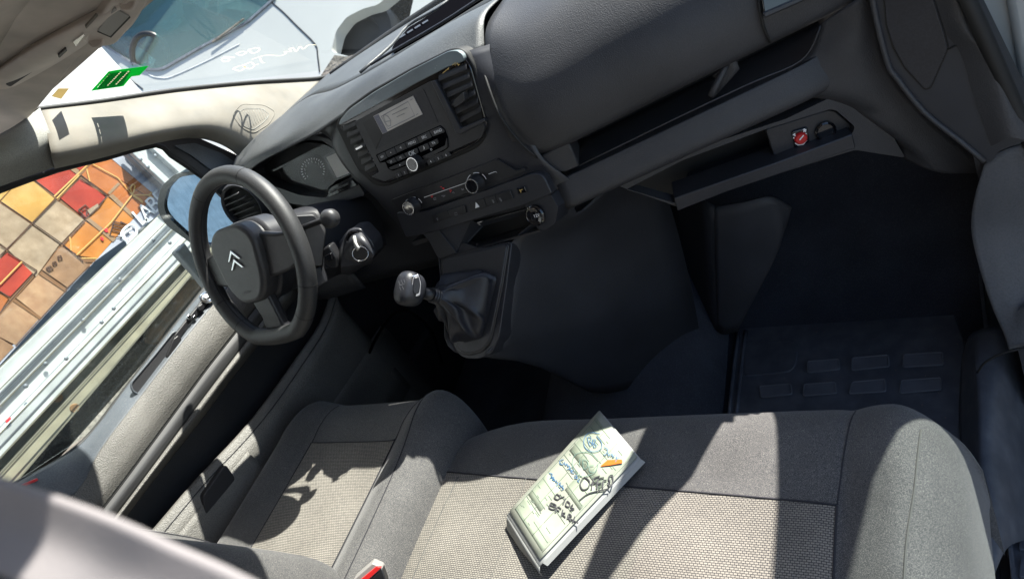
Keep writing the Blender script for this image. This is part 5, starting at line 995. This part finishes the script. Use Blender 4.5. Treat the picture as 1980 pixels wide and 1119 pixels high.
# driver footwell arch and centre tunnel
tn = thing('floor_tunnel', 'low dark carpeted tunnel and arch on the floor beside the gear console', 'tunnel', (-.2, 1, 0))
patch('tunnel_cover', [[(-.30, .7, .0), (-.30, 1.0, .0), (-.3, 1.4, .1)], [(-.24, .7, .08), (-.24, 1.0, .12), (-.24, 1.4, .3)], [(-.05, .7, .10), (-.05, 1.0, .16), (-.05, 1.4, .35)], [(.12, .7, .06), (.12, 1.0, .12), (.12, 1.4, .3)], [(.2, .7, 0), (.2, 1.0, 0), (.2, 1.4, .1)]], 'carpet', tn, n=5)
tube('arch_rim', [P(a, b, y=1.0) for a, b in zc([(300, 1119), (360, 980), (460, 850), (560, 860), (660, 960), (710, 1119)])], .004, 'void', tn, n=5)
# kick panel, sill and step at the passenger door
kp_ = thing('kick_panel', 'grey grained kick panel beside the passenger footwell under the end of the dashboard', 'panel', (.8, 1, .3))
patch('upper_panel', [[P(a, b, y=yy + dy) for (a, b), dy in zip(L, (0, -.003, -.003, .0))] for yy, L in zip((1.01, 1.01, 1.02, 1.01, .99, .97, .955), ([(1903, 318), (1935, 292), (1985, 278), (2060, 270)], [(1885, 380), (1925, 370), (1985, 360), (2060, 350)], [(1878, 440), (1925, 440), (1985, 440), (2060, 430)], [(1892, 510), (1935, 510), (1985, 510), (2060, 500)], [(1918, 590), (1950, 585), (1990, 580), (2060, 570)], [(1940, 640), (1965, 625), (1995, 590), (2060, 580)], [(1952, 675), (1970, 670), (2000, 660), (2060, 650)]))], 'kick', kp_, n=5, solid=.004)
tube('panel_seam', [P(a, b, y=.94) for a, b in ((1890, 720), (1905, 700), (1940, 682), (1985, 672), (2060, 660))], .002, 'rubber', kp_, n=3)
si = thing('door_step', 'dark moulded plastic step and sill trim along the passenger door opening', 'sill', (.78, .6, 0))
patch('sill_trim', [[P(a, b, z=zz) for (a, b), zz in zip(L, (.02, .07, .09, .07, -.04))] for L in ([(1862, 690), (1875, 650), (1905, 634), (1940, 630), (1955, 640)], [(1858, 740), (1880, 690), (1895, 700), (1945, 680), (1990, 672)], [(1856, 820), (1885, 760), (1898, 780), (1940, 720), (1990, 700)], [(1862, 900), (1885, 860), (1900, 860), (1930, 830), (1990, 800)], [(1872, 1000), (1890, 960), (1905, 960), (1935, 900), (1990, 880)], [(1880, 1170), (1900, 1130), (1915, 1130), (1945, 1060), (1990, 1040)])], 'kick_sill' if 'kick_sill' in MATS else 'rubber_mat', si, n=5, solid=.003)
slab('step_tread', [(.70, -.3, -.06), (.70, 1.7, -.06), (.95, 1.7, -.06), (.95, -.3, -.06)], (0, 0, -.02), 'rubber_mat', si)
slab('step_riser', [(.735, -.3, -.06), (.735, 1.62, -.06), (.745, 1.62, .05), (.745, -.3, .05)], (.006, 0, 0), 'rubber_mat', si)
for L in ([(1968, 880), (2010, 870), (2010, 920), (1966, 928)], [(1972, 1022), (2010, 1012), (2010, 1058), (1970, 1062)], [(1974, 1078), (2010, 1070), (2010, 1110), (1970, 1115)]):
    spx('step_block', rnd(L, 4), plane((0, 0, -.055), (0, 0, 1)), .008, 'rubber_mat', si, off=.002, bevel=.002)
# body side at the door opening, and open passenger door
bd = thing('door_aperture', 'pale painted door opening with black seal at the upper right of the cabin', 'body', (.88, 1.0, .5))
tube('door_seal', [P(a, b, y=1.0) for (a, b) in ((1835, -60), (1870, 0), (1920, 110), (1990, 270), (2060, 420))], .010, 'rubber', bd, n=4)
slab('painted_jamb', [(.872, 1.10, -.2), (.872, 1.10, .95), (.872, 1.6, 1.0), (.872, 1.6, -.2)], (.05, 0, 0), 'white_paint', bd, bevel=.01)
slab('jamb_return', [P(a, b, y=1.12) for a, b in ((1830, -120), (1870, 0), (1990, 270), (2100, 500), (2300, 500), (2300, -120))], (0, .02, 0), 'white_paint', bd, bevel=.004)
slab('lower_side', [(.80, 1.03, -.2), (.80, 1.03, .90), (.80, 1.62, .95), (.80, 1.62, -.2)], (.02, 0, 0), 'dash_low', bd)
ha = Vector((.90, 1.14, 0)); e = Vector((math.sin(math.radians(60)), -math.cos(math.radians(60)), 0)); nd = Vector((-e.y, e.x, 0))
od = thing('passenger_door', 'passenger door swung open at the right of the cab', 'door', (ha.x, ha.y, 0))
def D(s, z): return Vector((ha.x - .06, ha.y, 0)) + e * s + ZP * z
slab('door_skin', [D(-.02, -.15), D(1.12, -.15), D(1.16, .3), D(1.12, .86), D(.12, .90), D(-.04, .985)], nd * .07, 'white_paint', od, bevel=.01)
slab('window_frame', [D(-.04, .99), D(-.01, 1.03), D(.09, 1.15), D(.17, 1.26), D(.44, 1.46), D(1.0, 1.50), D(1.12, .86), D(1.07, .86), D(.96, 1.45), D(.47, 1.41), D(.24, 1.24), D(.185, 1.12), D(.165, 1.03), D(.165, .89), D(.12, .88)], nd * .04, 'door_dark', od)
slab('door_glass', [D(.165, .89), D(.165, 1.03), D(.185, 1.12), D(.24, 1.24), D(.47, 1.41), D(.96, 1.45), D(1.07, .86)], nd * .004, 'side_glass', od)
# driver side sill
s2 = thing('driver_sill', 'grey grained sill trim between the driver seat and the driver door', 'sill', (-.74, .5, .2))
e1_ = [(645, 560), (622, 625), (575, 695), (520, 772), (467, 838), (380, 930), (313, 1008), (250, 1080)]; e2_ = [(660, 590), (640, 650), (592, 730), (538, 810), (484, 872), (440, 918), (345, 1032), (290, 1110)]
patch('sill_cover', [[P(a - 4, b, x=-.765) for a, b in e1_], [P(a, b, x=-.748) for a, b in e1_], [P(*(p * .5 + q * .5 for p, q in zip(a, b)), x=-.735) for a, b in zip(e1_, e2_)], [P(a, b, x=-.725) for a, b in e2_], [P(a + 25, b + 30, x=-.725) for a, b in e2_], [Vector((-.73, P(a, b, x=-.72).y, .2)) for a, b in e2_]], 'door_panel', s2, n=4, solid=.003)
tube('sill_seam', [P(*(p * .6 + q * .4 for p, q in zip(a, b)), x=-.735) for a, b in zip(e1_, e2_)], .0012, 'seam', s2, n=3, seg=5)

# grit and crumbs trodden into the floor
bm = bmesh.new()
for k in range(260):
    x = random.uniform(-.2, .72); y = random.uniform(.78, 1.3); r_ = random.uniform(.0006, .0018); z = .013
    vs = [bm.verts.new((x + random.uniform(-r_, r_), y + random.uniform(-r_, r_), z + random.uniform(0, r_))) for _ in range(4)]
    for f_ in ((0, 1, 2), (0, 1, 3), (1, 2, 3), (0, 2, 3)): bm.faces.new([vs[i] for i in f_])
me = bpy.data.meshes.new('floor_grit'); bm.to_mesh(me); bm.free(); me.materials.append(MATS['card_cream']); link(bpy.data.objects.new('floor_grit', me), None, 'sparse pale grit and crumbs scattered over the dark cabin floor', 'debris', kind='stuff')
